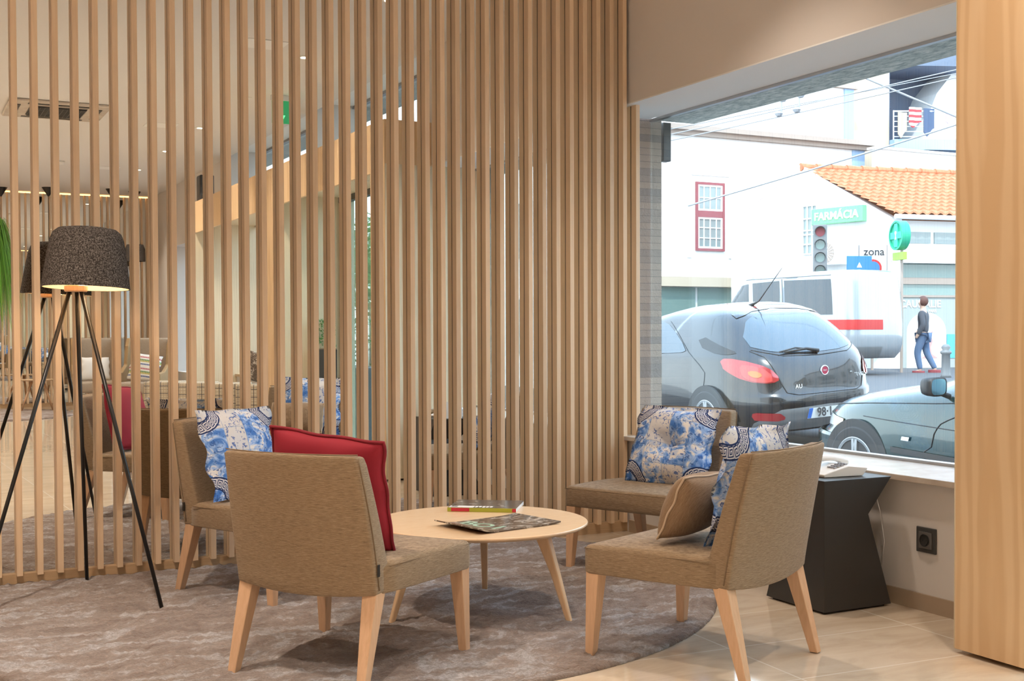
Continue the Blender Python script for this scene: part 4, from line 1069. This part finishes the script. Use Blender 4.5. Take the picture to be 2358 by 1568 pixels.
van.patch('red_stripe', M['signred'], t, [(-.1, .83, 1.02), (4.9, .83, 1.02)], off=.007, nu=50, nv=2)
van.patch('grey_sill', M['cargrey'], t, [(-.1, .30, .50), (4.9, .30, .50)], off=.010, nu=50, nv=2)
van.line('door_seam', M['cartrim'], t, [(2.42, .5), (2.42, 1.85)], r=.006); van.line('roof_gutter', M['cargrey'], t, [(1.0, 1.88), (4.1, 1.88)], r=.008)
for y, s_ in ((-1.35, -1), (1.40, -1)):
    wheel(t, s_ * .86, y, .33, s_); arch(t, s_ * .856, y, .37, .33, s_)
for o in t.children:
    if o.name.startswith('wheel') and 'arch' not in o.name: o.location.z = .27

# ------------------------------------------------------------------ houses
def frame(P, ang, name, label, cat='building'):
    return thing(name, label, cat, (P[0], P[1], 0), radians(90 - ang))

# white house across the side street
t = thing('white_house', 'white two-storey house with weathered cornice and red-framed sash window', 'building', (0, 27, 0))
bm = B(); box(bm, 14, 25.55, 0, 6, -1, 6.55); obj('wall', bm, M['house'], t)
bm = B(); box(bm, 14, 25.45, .35, 5.6, 6.75, 8.35); obj('attic_wall', bm, M['house'], t)
bm = B(); box(bm, 14, 25.75, -.28, 6.2, 6.62, 6.75); box(bm, 14, 25.65, -.14, 6.1, 6.5, 6.62); obj('cornice', bm, M['ledge'], t)
bm = B(); box(bm, 14, 25.55, .22, 5.7, 8.35, 8.46); obj('parapet', bm, M['ledge'], t)
bm = B(); box(bm, 25.1, 25.57, -.03, .1, -1, 6.5); box(bm, 25.1, 25.46, .30, .45, 6.75, 8.35); box(bm, 18.05, 18.35, -.03, .1, -1, 6.5); obj('corner_strip', bm, M['paleblue'], t)
def sash(t, x0, x1, z0, z1, rows=4, cols=4):
    wn = bpy.data.objects.new('window', None); C.objects.link(wn); wn.parent = t
    bm = B(); f = .07
    box(bm, x0 - f, x0, -.05, .02, z0 - f, z1 + f); box(bm, x1, x1 + f, -.05, .02, z0 - f, z1 + f); box(bm, x0, x1, -.05, .02, z1, z1 + f); box(bm, x0, x1, -.05, .02, z0 - f, z0); zm = z0 + (z1 - z0) * .50; box(bm, x0, x1, -.045, .02, zm - .02, zm + .16)
    obj('window_frame', bm, M['winred'], wn)
    bm = B(); box(bm, x0, x1, -.010, -.002, z0, z1); obj('pane', bm, M['pane'], wn)
    for za, zb in ((z0, zm - .02), (zm + .16, z1)):
        bm = B(); b_ = .035
        box(bm, x0, x0 + .05, -.035, -.012, za, zb); box(bm, x1 - .05, x1, -.035, -.012, za, zb); box(bm, x0 + .05, x1 - .05, -.035, -.012, za, za + .05); box(bm, x0 + .05, x1 - .05, -.035, -.012, zb - .05, zb)
        for k in range(1, cols): xx = x0 + (x1 - x0) * k / cols; box(bm, xx - .013, xx + .013, -.032, -.012, za + .05, zb - .05)
        nr = 3 if za == z0 else 2
        for k in range(1, nr): zz = za + (zb - za) * k / nr; box(bm, x0 + .05, x1 - .05, -.030, -.012, zz - .013, zz + .013)
        obj('sash', bm, M['whitepaint'], wn)
sash(t, 19.55, 20.38, 3.46, 5.20)
bm = B(); box(bm, 19.2, 20.75, -.04, 0, 5.45, 5.52); box(bm, 19.2, 19.35, -.03, 0, 3.2, 5.45); box(bm, 20.6, 20.75, -.03, 0, 3.2, 5.45); obj('window_surround', bm, M['house'], t)
# shopfront under it
bm = B(); box(bm, 18.2, 20.7, -.25, 0, 2.40, 2.66); obj('awning_box', bm, M['house2'], t)
bm = B(); box(bm, 18.2, 19.45, -.05, 0, .9, 2.38); box(bm, 19.55, 20.7, -.05, 0, .9, 2.38); obj('shop_window', bm, M['pane2'], t)
bm = B(); box(bm, 21.2, 22.4, -.06, 0, 2.75, 3.75); obj('plaster_panel', bm, M['ledge'], t)
text('shop_letters', 'FARM\nSANTA', .42, M['signgreen'], t, (21.35, -.08, 2.15), (radians(90), 0, 0), .02)

# pharmacy with tiled roof; local x along the gable wall, +y outwards
PC = (19.89, 20.21)
t = frame(PC, -11.6, 'pharmacy_building', 'low white pharmacy building with orange clay tile roof', 'building')
# gable wall: x from 0 (street corner) to 6 ; roof ridge at x=2.45
bm = B(); prism(bm, [(0, -1), (4.62, -1), (4.62, 5.17), (2.45, 5.17), (0, 3.74)], -.01, -.30, 'xz'); obj('gable_wall', bm, M['house'], t)
# front wall runs along -y from the corner, turned to follow the street
fr = bpy.data.objects.new('facade', None); C.objects.link(fr); fr.parent = t; fr.rotation_euler = (0, 0, radians(-111.6))
bm = B(); box(bm, 0, 9, .30, .55, -1, .25); box(bm, 0, .35, .02, .5, .25, 3.7); box(bm, 0, 9, .02, .5, 2.72, 3.15); box(bm, 0, 9, .25, .5, 3.15, 3.7); obj('front_wall', bm, M['house'], fr)
for k, (a, b) in enumerate(((.62, 1.26), (1.36, 2.3), (2.4, 3.4))):
    bm = B(); box(bm, a, b, .22, .25, 3.18, 3.44); obj('high_pane', bm, M['pane'], fr)
bm = B(); box(bm, .35, 9, .30, .33, .25, 2.72); obj('shop_glass', bm, M['pane2'], fr)
bm = B(); box(bm, .35, 9, .24, .30, 2.25, 2.40); box(bm, .35, 9, .24, .29, 1.95, 2.0); obj('shop_shelf_band', bm, M['ledge'], fr)
# poster with white arch
bm = B(); box(bm, .38, 2.4, .27, .295, .25, 1.98); obj('poster', bm, mat('poster_grey', (.34, .36, .34), .6), fr)
bm = B(); pts = [(.66, .25), (1.72, .25), (1.72, 1.15)] + [(1.19 + .53 * cos(radians(a)), 1.15 + .45 * sin(radians(a))) for a in range(0, 181, 15)]
prism(bm, pts, .262, .269, 'xz'); obj('poster_arch', bm, M['paper'], fr)
bm = B(); prism(bm, [(1.05, .55), (1.50, .55), (1.33, .65), (1.30, .8), (1.36, .95), (1.30, 1.08), (1.38, 1.2), (1.27, 1.12), (1.22, .95), (1.26, .8), (1.22, .66)], .255, .2615, 'xz'); obj('poster_figure', bm, mat('poster_pink', (.52, .30, .28), .7), fr)
bm = B(); box(bm, 1.74, 2.1, .255, .268, .55, 1.1); obj('poster_blue', bm, mat('poster_blue', (.10, .45, .65), .6), fr)
text('poster_letters', 'CAUDALIE', .235, M['paper'], fr, (1.02, .262, 1.79), (radians(90), 0, 0), .004, bold=.004)
text('poster_subtitle', 'PARIS', .09, M['paper'], fr, (1.35, .262, 1.63), (radians(90), 0, 0), .004)
# tiled roof slope: rows of pantiles
bm = B(); import itertools
dirf = Vector((cos(radians(-111.6)), sin(radians(-111.6)), 0)); up_ = Vector((2.45, 0, 0)) - Vector((0, 0, 0))
rows, colsn, Lr = 12, 200, 9.4
for r in range(rows):
    u0, u1 = r / rows, (r + 1.12) / rows
    for k in range(colsn):
        pass
for r in range(rows):
    prev = None; u0, u1 = r / rows, min(1.0, (r + 1.15) / rows)
    for k in range(colsn + 1):
        s = Lr * k / colsn; ph = sin(2 * pi * s / .235); hh = .028 * ph
        a0 = Vector((-.12, 0, 3.82)) * 1 + dirf * s + Vector((2.57, 0, 1.28)) * u0 + Vector((0, 0, .045 + hh))
        a1 = Vector((-.12, 0, 3.82)) + dirf * s + Vector((2.57, 0, 1.28)) * u1 + Vector((0, 0, -.005 + hh * .8))
        lo = a0 + Vector((0, 0, -.045))
        cur = (bm.verts.new(lo), bm.verts.new(a0), bm.verts.new(a1))
        if prev: bm.faces.new((prev[0], cur[0], cur[1], prev[1])); bm.faces.new((prev[1], cur[1], cur[2], prev[2]))
        prev = cur
obj('roof', bm, M['clay'], t, smooth=False)
bm = B()
for k in range(22):
    p = Vector((2.45, 0, 5.12)) + dirf * (k * .42); tube(bm, [p, p + dirf * .44], [.10, .075], 10)
obj('ridge_tiles', bm, M['clay'], t)
bm = B(); p = Vector((-.16, 0, 3.74)); tube(bm, [p, p + dirf * 9.4], .055, 8); obj('gutter', bm, M['whitepaint'], t)
bm = B(); hexa(bm, [Vector((4.5, -.35, 3.9)), Vector((2.45, -.35, 5.0)), Vector((2.45, -.35, 5.0)) + dirf * 9.3, Vector((4.5, 0, 3.9)) + dirf * 9.3, Vector((4.5, 0, 4.0)), Vector((2.45, 0, 5.12)), Vector((2.45, 0, 5.12)) + dirf * 9.3, Vector((4.5, 0, 4.0)) + dirf * 9.3]); obj('rear_roof', bm, M['clay'], t)
# things fixed on the gable
w_ = bpy.data.objects.new('window', None); C.objects.link(w_); w_.parent = t
bm = B(); box(bm, 1.95, 2.36, 0, .02, 3.02, 4.18); obj('pane', bm, M['pane'], w_)
bm = B()
for xx in (1.95, 2.08, 2.22, 2.35): box(bm, xx - .013, xx + .013, .02, .05, 3.02, 4.18)
for zz in (3.02, 3.25, 3.48, 3.58, 3.86, 4.17): box(bm, 1.93, 2.38, .02, .05, zz - .015, zz + .015)
obj('sash', bm, M['whitepaint'], w_)
sg = thing('pharmacy_sign', 'long green FARMACIA sign on the white gable wall', 'sign', (19.64, 21.43, 0), radians(90 + 11.6))
bm = B(); box(bm, -.70, .72, .06, .22, 3.68, 4.05); obj('sign_box', bm, mat('pale_sign_green', (.16, .42, .22), .5), sg, bevel=.01)
text('sign_letters', 'FARM\u00c1CIA', .255, M['whitepaint'], sg, (.02, .224, 3.855), (radians(90), 0, radians(180)), .01, bold=.006)
ac = thing('air_conditioning_unit', 'white outdoor air conditioner with round fan on the gable wall', 'air conditioner', (19.56, 21.62, 2.72), radians(90 + 11.6))
bm = B(); box(bm, -.40, .40, .04, .32, 0, .56); obj('casing', bm, M['whitepaint'], ac, bevel=.01)
bm = B(); lathe(bm, [(.235, .322), (.235, .330), (.03, .331)], 32, 'y', (0, 0, .28)); obj('fan', bm, M['ledge'], ac)
bm = B()
for k in range(9):
    a = pi * k / 9; tube(bm, [(.23 * cos(a), .335, .28 + .23 * sin(a)), (-.23 * cos(a), .335, .28 - .23 * sin(a))], .006, 5)
lathe(bm, [(.05, .33), (.05, .345)], 16, 'y', (0, 0, .28)); obj('fan_guard', bm, M['whitepaint'], ac)

# round green cross sign
cs = thing('pharmacy_cross_sign', 'round green illuminated cross sign above the lime nameplate', 'sign', (18.27, 18.27, 3.13), radians(72))
bm = B(); lathe(bm, [(.30, -.09), (.30, .09), (.262, .09), (.262, .055), (.01, .054), ], 44, 'y'); obj('housing', bm, mat('mint_sign', (.02, .34, .20), .4), cs, smooth=False)
bm = B(); box(bm, -.065, .065, .056, .085, -.24, .24); box(bm, -.235, -.065, .056, .085, -.068, .068); box(bm, .065, .235, .056, .085, -.068, .068); obj('cross', bm, mat('cross_green', (.03, .50, .32), .4), cs)
bm = B(); lathe(bm, [(.036, .086), (.036, .092)], 16, 'y', (0, 0, .05)); box(bm, -.012, .012, .086, .092, -.05, .03); lathe(bm, [(.026, .086), (.026, .092)], 14, 'y', (0, 0, -.06)); obj('emblem', bm, M['whitepaint'], cs)
bm = B(); tube(bm, [(0, -.05, -.28), (0, -.05, -2.9)], .03); obj('post', bm, M['ledge'], cs)
bm = B(); box(bm, -.24, .22, -.04, .04, -.50, -.345); obj('nameplate', bm, M['lime'], cs)
# road signs
sg = thing('zone_sign', 'white parking sign reading zona above the van roof', 'sign', (18.92, 19.70, 1.2 - 1.2 * 1.088), radians(-27)); sg.scale = (1.088,) * 3
bm = B(); box(bm, -.27, .27, -.01, .01, 1.98, 2.90); obj('sign_panel', bm, M['whitepaint'], sg)
bm = B(); lathe(bm, [(.175, -.012), (.175, -.018)], 32, 'y', (0, 0, 2.44)); obj('red_disc', bm, M['signred'], sg)
bm = B(); lathe(bm, [(.13, -.019), (.13, -.021)], 32, 'y', (0, 0, 2.44)); obj('blue_disc', bm, M['signblue'], sg)
text('sign_letters', 'zona', .22, M['ink'], sg, (.02, -.013, 2.76), (radians(90), 0, 0), .002, bold=.004)
bm = B(); box(bm, .272, .285, -.015, .015, 1.98, 2.90); box(bm, -.285, -.272, -.015, .015, 1.98, 2.90); obj('sign_edge', bm, M['cargrey'], sg)
bm = B(); tube(bm, [(0, .03, .2), (0, .03, 2.85)], .03); obj('post', bm, M['ledge'], sg)
sg = thing('blue_sign', 'blue rectangular road sign in front of the zone sign', 'sign', (18.36, 19.52, 1.2 - 1.2 * 1.117), radians(-27)); sg.scale = (1.117,) * 3
bm = B(); box(bm, -.24, .24, -.01, .01, 1.95, 2.62); obj('sign_panel', bm, M['signblue'], sg)
bm = B(); prism(bm, [(-.05, 2.40), (.05, 2.40), (0, 2.50)], -.0135, -.0105, 'xz'); obj('sign_arrow', bm, M['whitepaint'], sg)
bm = B(); tube(bm, [(0, .03, .2), (0, .03, 2.6)], .03); obj('post', bm, M['ledge'], sg)
# traffic light
tl = thing('traffic_light', 'dark traffic light with hooded lamps against the white gable', 'traffic light', (18.25, 20.62, 1.2 - 1.2 * 1.158), radians(-40)); tl.scale = (1.158,) * 3
bm = B(); box(bm, -.13, .13, -.02, .16, 2.16, 3.22); obj('housing', bm, M['cargrey'], tl, bevel=.01)
for k in range(4):
    zc = 3.08 - k * .245; bm = B(); lathe(bm, [(.088, -.022), (.088, -.028)], 22, 'y', (0, 0, zc)); lp = obj('lamp_lens', bm, M['pane2'] if k else M['winred'], tl)
    bm = B(); rings = []
    for j in range(13):
        a = radians(-20 + 220 * j / 12); rings.append([(.105 * cos(a), -.021, zc + .105 * sin(a)), (.105 * cos(a), -.19 * (.35 + .65 * max(0, sin(a))), zc + .105 * sin(a)), (.098 * cos(a), -.19 * (.35 + .65 * max(0, sin(a))), zc + .098 * sin(a)), (.098 * cos(a), -.021, zc + .098 * sin(a))])
    loft(bm, rings); obj('hood', bm, M['cargrey'], tl)
bm = B(); tube(bm, [(0, .1, .2), (0, .1, 2.2)], .05); obj('post', bm, M['cargrey'], tl)
# bollard
bo = thing('bollard', 'grey iron bollard on the pavement by the pharmacy', 'bollard', (17.1, 15.95, .33))
bm = B(); lathe(bm, [(.10, 0), (.08, .05), (.075, .42), (.10, .44), (.10, .48), (.06, .50), (.085, .55), (.05, .60), (.01, .61)], 20); obj('post', bm, M['cargrey'], bo, smooth=True)

# apartment block with balcony
t = thing('apartment_block', 'pale apartment block with shaded blue-grey balcony recess', 'building', (27.2, 27.65, 0), radians(90 - 100))
bm = B(); box(bm, -1.75, 0, 0, 4, 0, 11); box(bm, -1.75, 8, 1.6, 4, 0, 11); box(bm, -.02, 8, 0, 4, 0, 6.15); obj('wall', bm, M['house2'], t)
bm = B(); box(bm, .01, 2.6, 1.50, 1.59, 6.3, 11); box(bm, .001, .02, .0, 1.6, 6.3, 11); obj('recess_wall', bm, M['bluegrey'], t)
bm = B(); box(bm, .15, 1.0, 1.44, 1.49, 6.95, 8.3); obj('balcony_door', bm, M['pane'], t)
bm = B()
for k in range(8): box(bm, .12, 1.05, 1.40, 1.44, 8.3 + k * .055, 8.35 + k * .055)
obj('roller_shutter', bm, M['bluegrey'], t)
bm = B(); prism(bm, [(1.35, 6.95), (1.5, 7.7), (1.9, 8.6), (2.5, 9.3), (3.6, 9.6), (8, 9.7), (8, 6.95)], .25, 1.55, 'xz'); obj('sunlit_wall_patch', bm, M['house'], t)  # white shape paints the sunlit area; its curve is the shadow edge
bm = B(); pts = [(0.02, 1.5), (0.02, -.25)] + [(.02 + 3.2 * k / 8, -.25 - .55 * sin(pi / 2 * k / 8)) for k in range(1, 9)] + [(8, -.8), (8, 1.5)]
prism(bm, pts, 6.70, 7.02, 'xy'); obj('balcony_slab', bm, M['paleblue'], t)
bm = B(); prism(bm, [(a, b + .15) for a, b in pts], 6.25, 6.69, 'xy'); obj('slab_underside', bm, M['bluegrey'], t)
bm = B(); prism(bm, [(a, b) for a, b in pts], 9.25, 9.65, 'xy'); obj('upper_slab', bm, M['bluegrey'], t)
bm = B()
cr = [(.02 + 1.9 * k / 8, -.20 - .38 * sin(pi / 2 * k / 8)) for k in range(9)]
for k in range(6): tube(bm, [(a, b, 7.10 + k * .155) for a, b in cr], .014 if k < 5 else .024, 6)
for k in (0, 5, 7, 8): a, b = cr[k]; tube(bm, [(a, b, 7.0), (a, b, 7.9)], .02, 6)
obj('railing', bm, M['whitepaint'], t)
def cloth(name, label, x, y, z, w, h, m_, sag=.02, grp='laundry on the balcony railing'):
    a_ = radians(90 - 100); o3 = (27.2 + x * cos(a_) - y * sin(a_), 27.65 + x * sin(a_) + y * cos(a_), 0)
    bm = B(); rings = []
    for i in range(9):
        u = i / 8; rings.append([(w * (u - .5) * 1.0, -.03 - .02 * sin(9 * u), z - h * (.85 + .15 * sin(5 * u))), (w * (u - .5), -.03 - .02 * sin(7 * u), z), (w * (u - .5), .0 - .02 * sin(7 * u), z), (w * (u - .5), .0 - .02 * sin(9 * u), z - h * (.85 + .15 * sin(5 * u)))])
    loft(bm, rings); o = obj(name, bm, m_, None); o.location = o3; o.rotation_euler = (0, 0, a_); tag(o, label, 'laundry', grp)
m_ = mat('red_stripe_cloth', (.7, .1, .1), .8); q = N(m_); s = q.n('ShaderNodeSeparateXYZ'); q.l(q.coord('Object'), s.inputs[0]); q.col(q.ramp(q.math('FRACT', q.math('MULTIPLY', s.outputs[2], 6.0)), [(0, (.65, .05, .06)), (.5, (.85, .8, .78))], 'CONSTANT'))
cloth('hanging_towel', 'red and white striped towel drying on the balcony railing', .62, -.42, 7.98, .42, .62, m_)
cloth('hanging_blanket', 'tan blanket hanging low at the left of the balcony', .22, -.34, 7.82, .30, .78, mat('tan_cloth', (.45, .36, .26), .8))
cloth('hanging_trousers', 'dark blue trousers hanging on the balcony railing', 1.05, -.5, 7.95, .36, .85, mat('navy_cloth', (.06, .09, .16), .8))
cloth('hanging_shirt', 'small blue and pink garment at the right end of the balcony railing', 1.72, -.60, 7.85, .26, .34, mat('pink_cloth', (.55, .38, .55), .8))
bm = B(); box(bm, 23.5, 44, 24.8, 25.0, 0, 6.45); box(bm, 23.4, 44, 24.7, 25.1, 6.45, 6.52)
# long garden wall behind the pharmacy roof
o = obj('boundary_wall', bm, M['house']); tag(o, 'long white wall behind the tiled roof, below the balcony', 'wall'); o.location = (1.9, 1.5, 0); 

# overhead cables
def cable(label, a, b, sag, r=.008, ins=None):
    bm = B(); a, b = Vector(a), Vector(b)
    a2 = a + (a - b) * .6; b2 = b + (b - a) * .6
    pts = [a2.lerp(b2, k / 16) - Vector((0, 0, sag * (1 - (2 * k / 16 - 1) ** 2))) for k in range(17)]; tube(bm, pts, r, 5)
    o = obj('overhead_cable', bm, M['grey'], smooth=True); tag(o, label, 'cable', 'overhead cables across the street')
    if ins:
        for u in ins:
            b2_ = B(); c = a.lerp(b, u); d = (b - a).normalized(); up = Vector((0, 0, 1)); 
            for s in (-.10, .06): lathe(b2_, [(.03, -.03), (.05, 0), (.03, .03)], 10, 'z', tuple(c + d * s * .3 + up * (.04 + s)))
            tube(b2_, [c - up * .10, c + up * .18], .012, 6); obj('insulator', b2_, M['grey'], o)
cable('thin cable, topmost of the two with insulators', (7.93, 11.72, 3.47), (11.02, 10.16, 4.24), .02, .007, (.415, .475))
cable('thin cable running just below the one with insulators', (7.93, 11.72, 3.40), (11.02, 10.16, 4.15), .02, .007)
cable('pale thicker cable slanting down to the right over the balcony', (11.52, 12.16, 4.56), (12.59, 11.6, 4.04), .0, .015)
cable('bundled cable climbing to the right under the balcony', (10.60, 12.6, 3.27), (12.59, 11.6, 3.95), .03, .013)
cable('faint cable crossing the upper storey of the white house', (7.93, 11.72, 3.52), (12.0, 11.9, 4.48), .0, .006)

# ------------------------------------------------------------------ passer-by
t = thing('person', 'person in a dark jacket and jeans walking past the pharmacy poster', 'person', (18.64, 17.98, .30), radians(30))
def skin(name, V_, E_, R_, m_, parent, root=0, sub=2):
    me = bpy.data.meshes.new(name); me.from_pydata([Vector(v) for v in V_], E_, []); me.materials.append(m_)
    o = bpy.data.objects.new(name, me); C.objects.link(o); o.parent = parent
    sk = o.modifiers.new('skin', 'SKIN'); sk.use_smooth_shade = True
    for i, r in enumerate(R_): me.skin_vertices[0].data[i].radius = r if isinstance(r, tuple) else (r, r)
    me.skin_vertices[0].data[root].use_root = True
    s = o.modifiers.new('sub', 'SUBSURF'); s.levels = sub; s.render_levels = sub; return o
Vp = [(0, 0, .80), (0, 0, 1.0), (0, 0, 1.20), (0, 0, 1.30), (0, .01, 1.36), (0, .03, 1.44), (0, .03, 1.50),
      (-.085, 0, .76), (-.10, .10, .44), (-.10, .03, .08), (-.10, .14, .03), (.085, 0, .76), (.09, -.04, .44), (.09, -.22, .10), (.09, -.14, .03),
      (-.16, 0, 1.24), (-.21, -.05, 1.0), (-.20, .06, .80), (-.19, .10, .73), (.16, 0, 1.24), (.21, .04, 1.0), (.17, .16, .86), (.15, .20, .80)]
Ep = [(0, 1), (1, 2), (2, 3), (3, 4), (4, 5), (5, 6), (0, 7), (7, 8), (8, 9), (9, 10), (0, 11), (11, 12), (12, 13), (13, 14), (2, 15), (15, 16), (16, 17), (17, 18), (2, 19), (19, 20), (20, 21), (21, 22)]
Rp = [(.105, .08), (.10, .075), (.14, .10), .07, .045, (.075, .085), (.06, .07), .085, .06, .04, .03, .085, .06, .04, .03, .055, .042, .034, .028, .055, .042, .034, .028]
skin('body', Vp, Ep, Rp, mat('skin_tone', (.50, .32, .24), .6), t)
skin('jacket', [Vp[0], Vp[1], Vp[2], (0, 0, 1.31), Vp[15], Vp[16], Vp[17], Vp[19], Vp[20], Vp[21]], [(0, 1), (1, 2), (2, 3), (2, 4), (4, 5), (5, 6), (2, 7), (7, 8), (8, 9)], [(.155, .125), (.135, .105), (.16, .12), (.08, .08), .068, .055, .046, .068, .055, .046], mat('dark_jacket', (.06, .065, .08), .85), t)
skin('jeans', [Vp[0], Vp[7], Vp[8], Vp[9], Vp[11], Vp[12], Vp[13]], [(0, 1), (1, 2), (2, 3), (0, 4), (4, 5), (5, 6)], [(.14, .11), .098, .073, .055, .098, .073, .055], mat('blue_jeans', (.08, .13, .22), .85), t)
bm = B(); bmesh.ops.create_uvsphere(bm, u_segments=16, v_segments=10, radius=.105, matrix=Matrix.Translation((0, .005, 1.485)) @ Matrix.Diagonal((.92, 1.0, 1.05, 1)))
for v in list(bm.verts):
    if v.co.y > .055 and v.co.z < 1.53: bm.verts.remove(v)
obj('hair', bm, mat('brown_hair', (.10, .04, .03), .7), t, smooth=True)
for s in (-1, 1):
    y0, z0 = (.07, .0) if s < 0 else (-.20, .02)
    bm = B(); loft(bm, [[(s * .095 + .045 * cos(a), y0 + .13 * sin(a), z0 + k) for a in [2 * pi * j / 14 for j in range(14)]] for k in (0, .03, .07)]); obj('shoe', bm, M['winred'], t, bevel=.01)

# ------------------------------------------------------------------ down the street, seen only through the mirror
for k, (x, y, r, h_, lb) in enumerate(((9.6, -13.5, 1.5, 3.2, 'leafy street tree down the road'), (12.5, -19.5, 1.8, 3.6, 'second leafy street tree further down the road'))):
    t = thing('street_tree', lb + ', glimpsed through the entrance reflection', 'tree', (x, y, zs(x, y)), 0, 'trees down the street')
    bm = B(); tube(bm, [(0, 0, 0), (.05, 0, 1.2), (.02, .05, 2.4)], [.14, .11, .08], 10); obj('trunk', bm, M['seam'], t, smooth=True)
    bm = B(); rnd = random.Random(40 + k)
    for j in range(2600):
        v = Vector((rnd.gauss(0, 1), rnd.gauss(0, 1), rnd.gauss(0, 1))).normalized() * r * rnd.random() ** .4; c0 = Vector((v.x, v.y, v.z * .85 + h_))
        d = Vector((rnd.uniform(-1, 1), rnd.uniform(-1, 1), rnd.uniform(-1, 1))).normalized() * rnd.uniform(.08, .17); w_ = d.cross(Vector((rnd.random(), rnd.random(), .3))).normalized() * .05
        bm.faces.new([bm.verts.new(c0), bm.verts.new(c0 + d * .5 + w_), bm.verts.new(c0 + d), bm.verts.new(c0 + d * .5 - w_)])
    obj('foliage', bm, M['leaf'], t)
def row_house(x, y0, y1, h_, m_, label):
    t = thing('row_house', label, 'building', (x, 0, 0), 0, 'houses down the street')
    bm = B(); box(bm, 0, 6, y0, y1, -1, h_); obj('wall', bm, m_, t)
    bm = B(); box(bm, -.2, .3, y0, y1, h_, h_ + .2); obj('cornice', bm, M['ledge'], t)
    n = max(1, int((y1 - y0) / 2.4))
    for f in range(2):
        for k in range(n):
            yc = y0 + (k + .5) * (y1 - y0) / n; z0 = .5 + 3.0 * f
            wn = bpy.data.objects.new('window', None); C.objects.link(wn); wn.parent = t
            bm = B(); box(bm, -.03, .0, yc - .5, yc + .5, z0, z0 + 1.7); obj('pane', bm, M['pane'], wn)
            bm = B(); box(bm, -.06, .0, yc - .58, yc - .5, z0 - .08, z0 + 1.78); box(bm, -.06, .0, yc + .5, yc + .58, z0 - .08, z0 + 1.78); box(bm, -.06, 0, yc - .5, yc + .5, z0 + 1.7, z0 + 1.78); box(bm, -.05, -.031, yc - .02, yc + .02, z0, z0 + 1.7); obj('window_frame', bm, M['whitepaint'], wn)
row_house(17.5, -6, 6, 7.2, M['house'], 'white row house opposite the entrance')
row_house(17.5, -17, -6.1, 6.4, M['house2'], 'cream row house down the street')
row_house(17.5, -30, -17.1, 7.6, M['house'], 'white row house at the far end of the street')
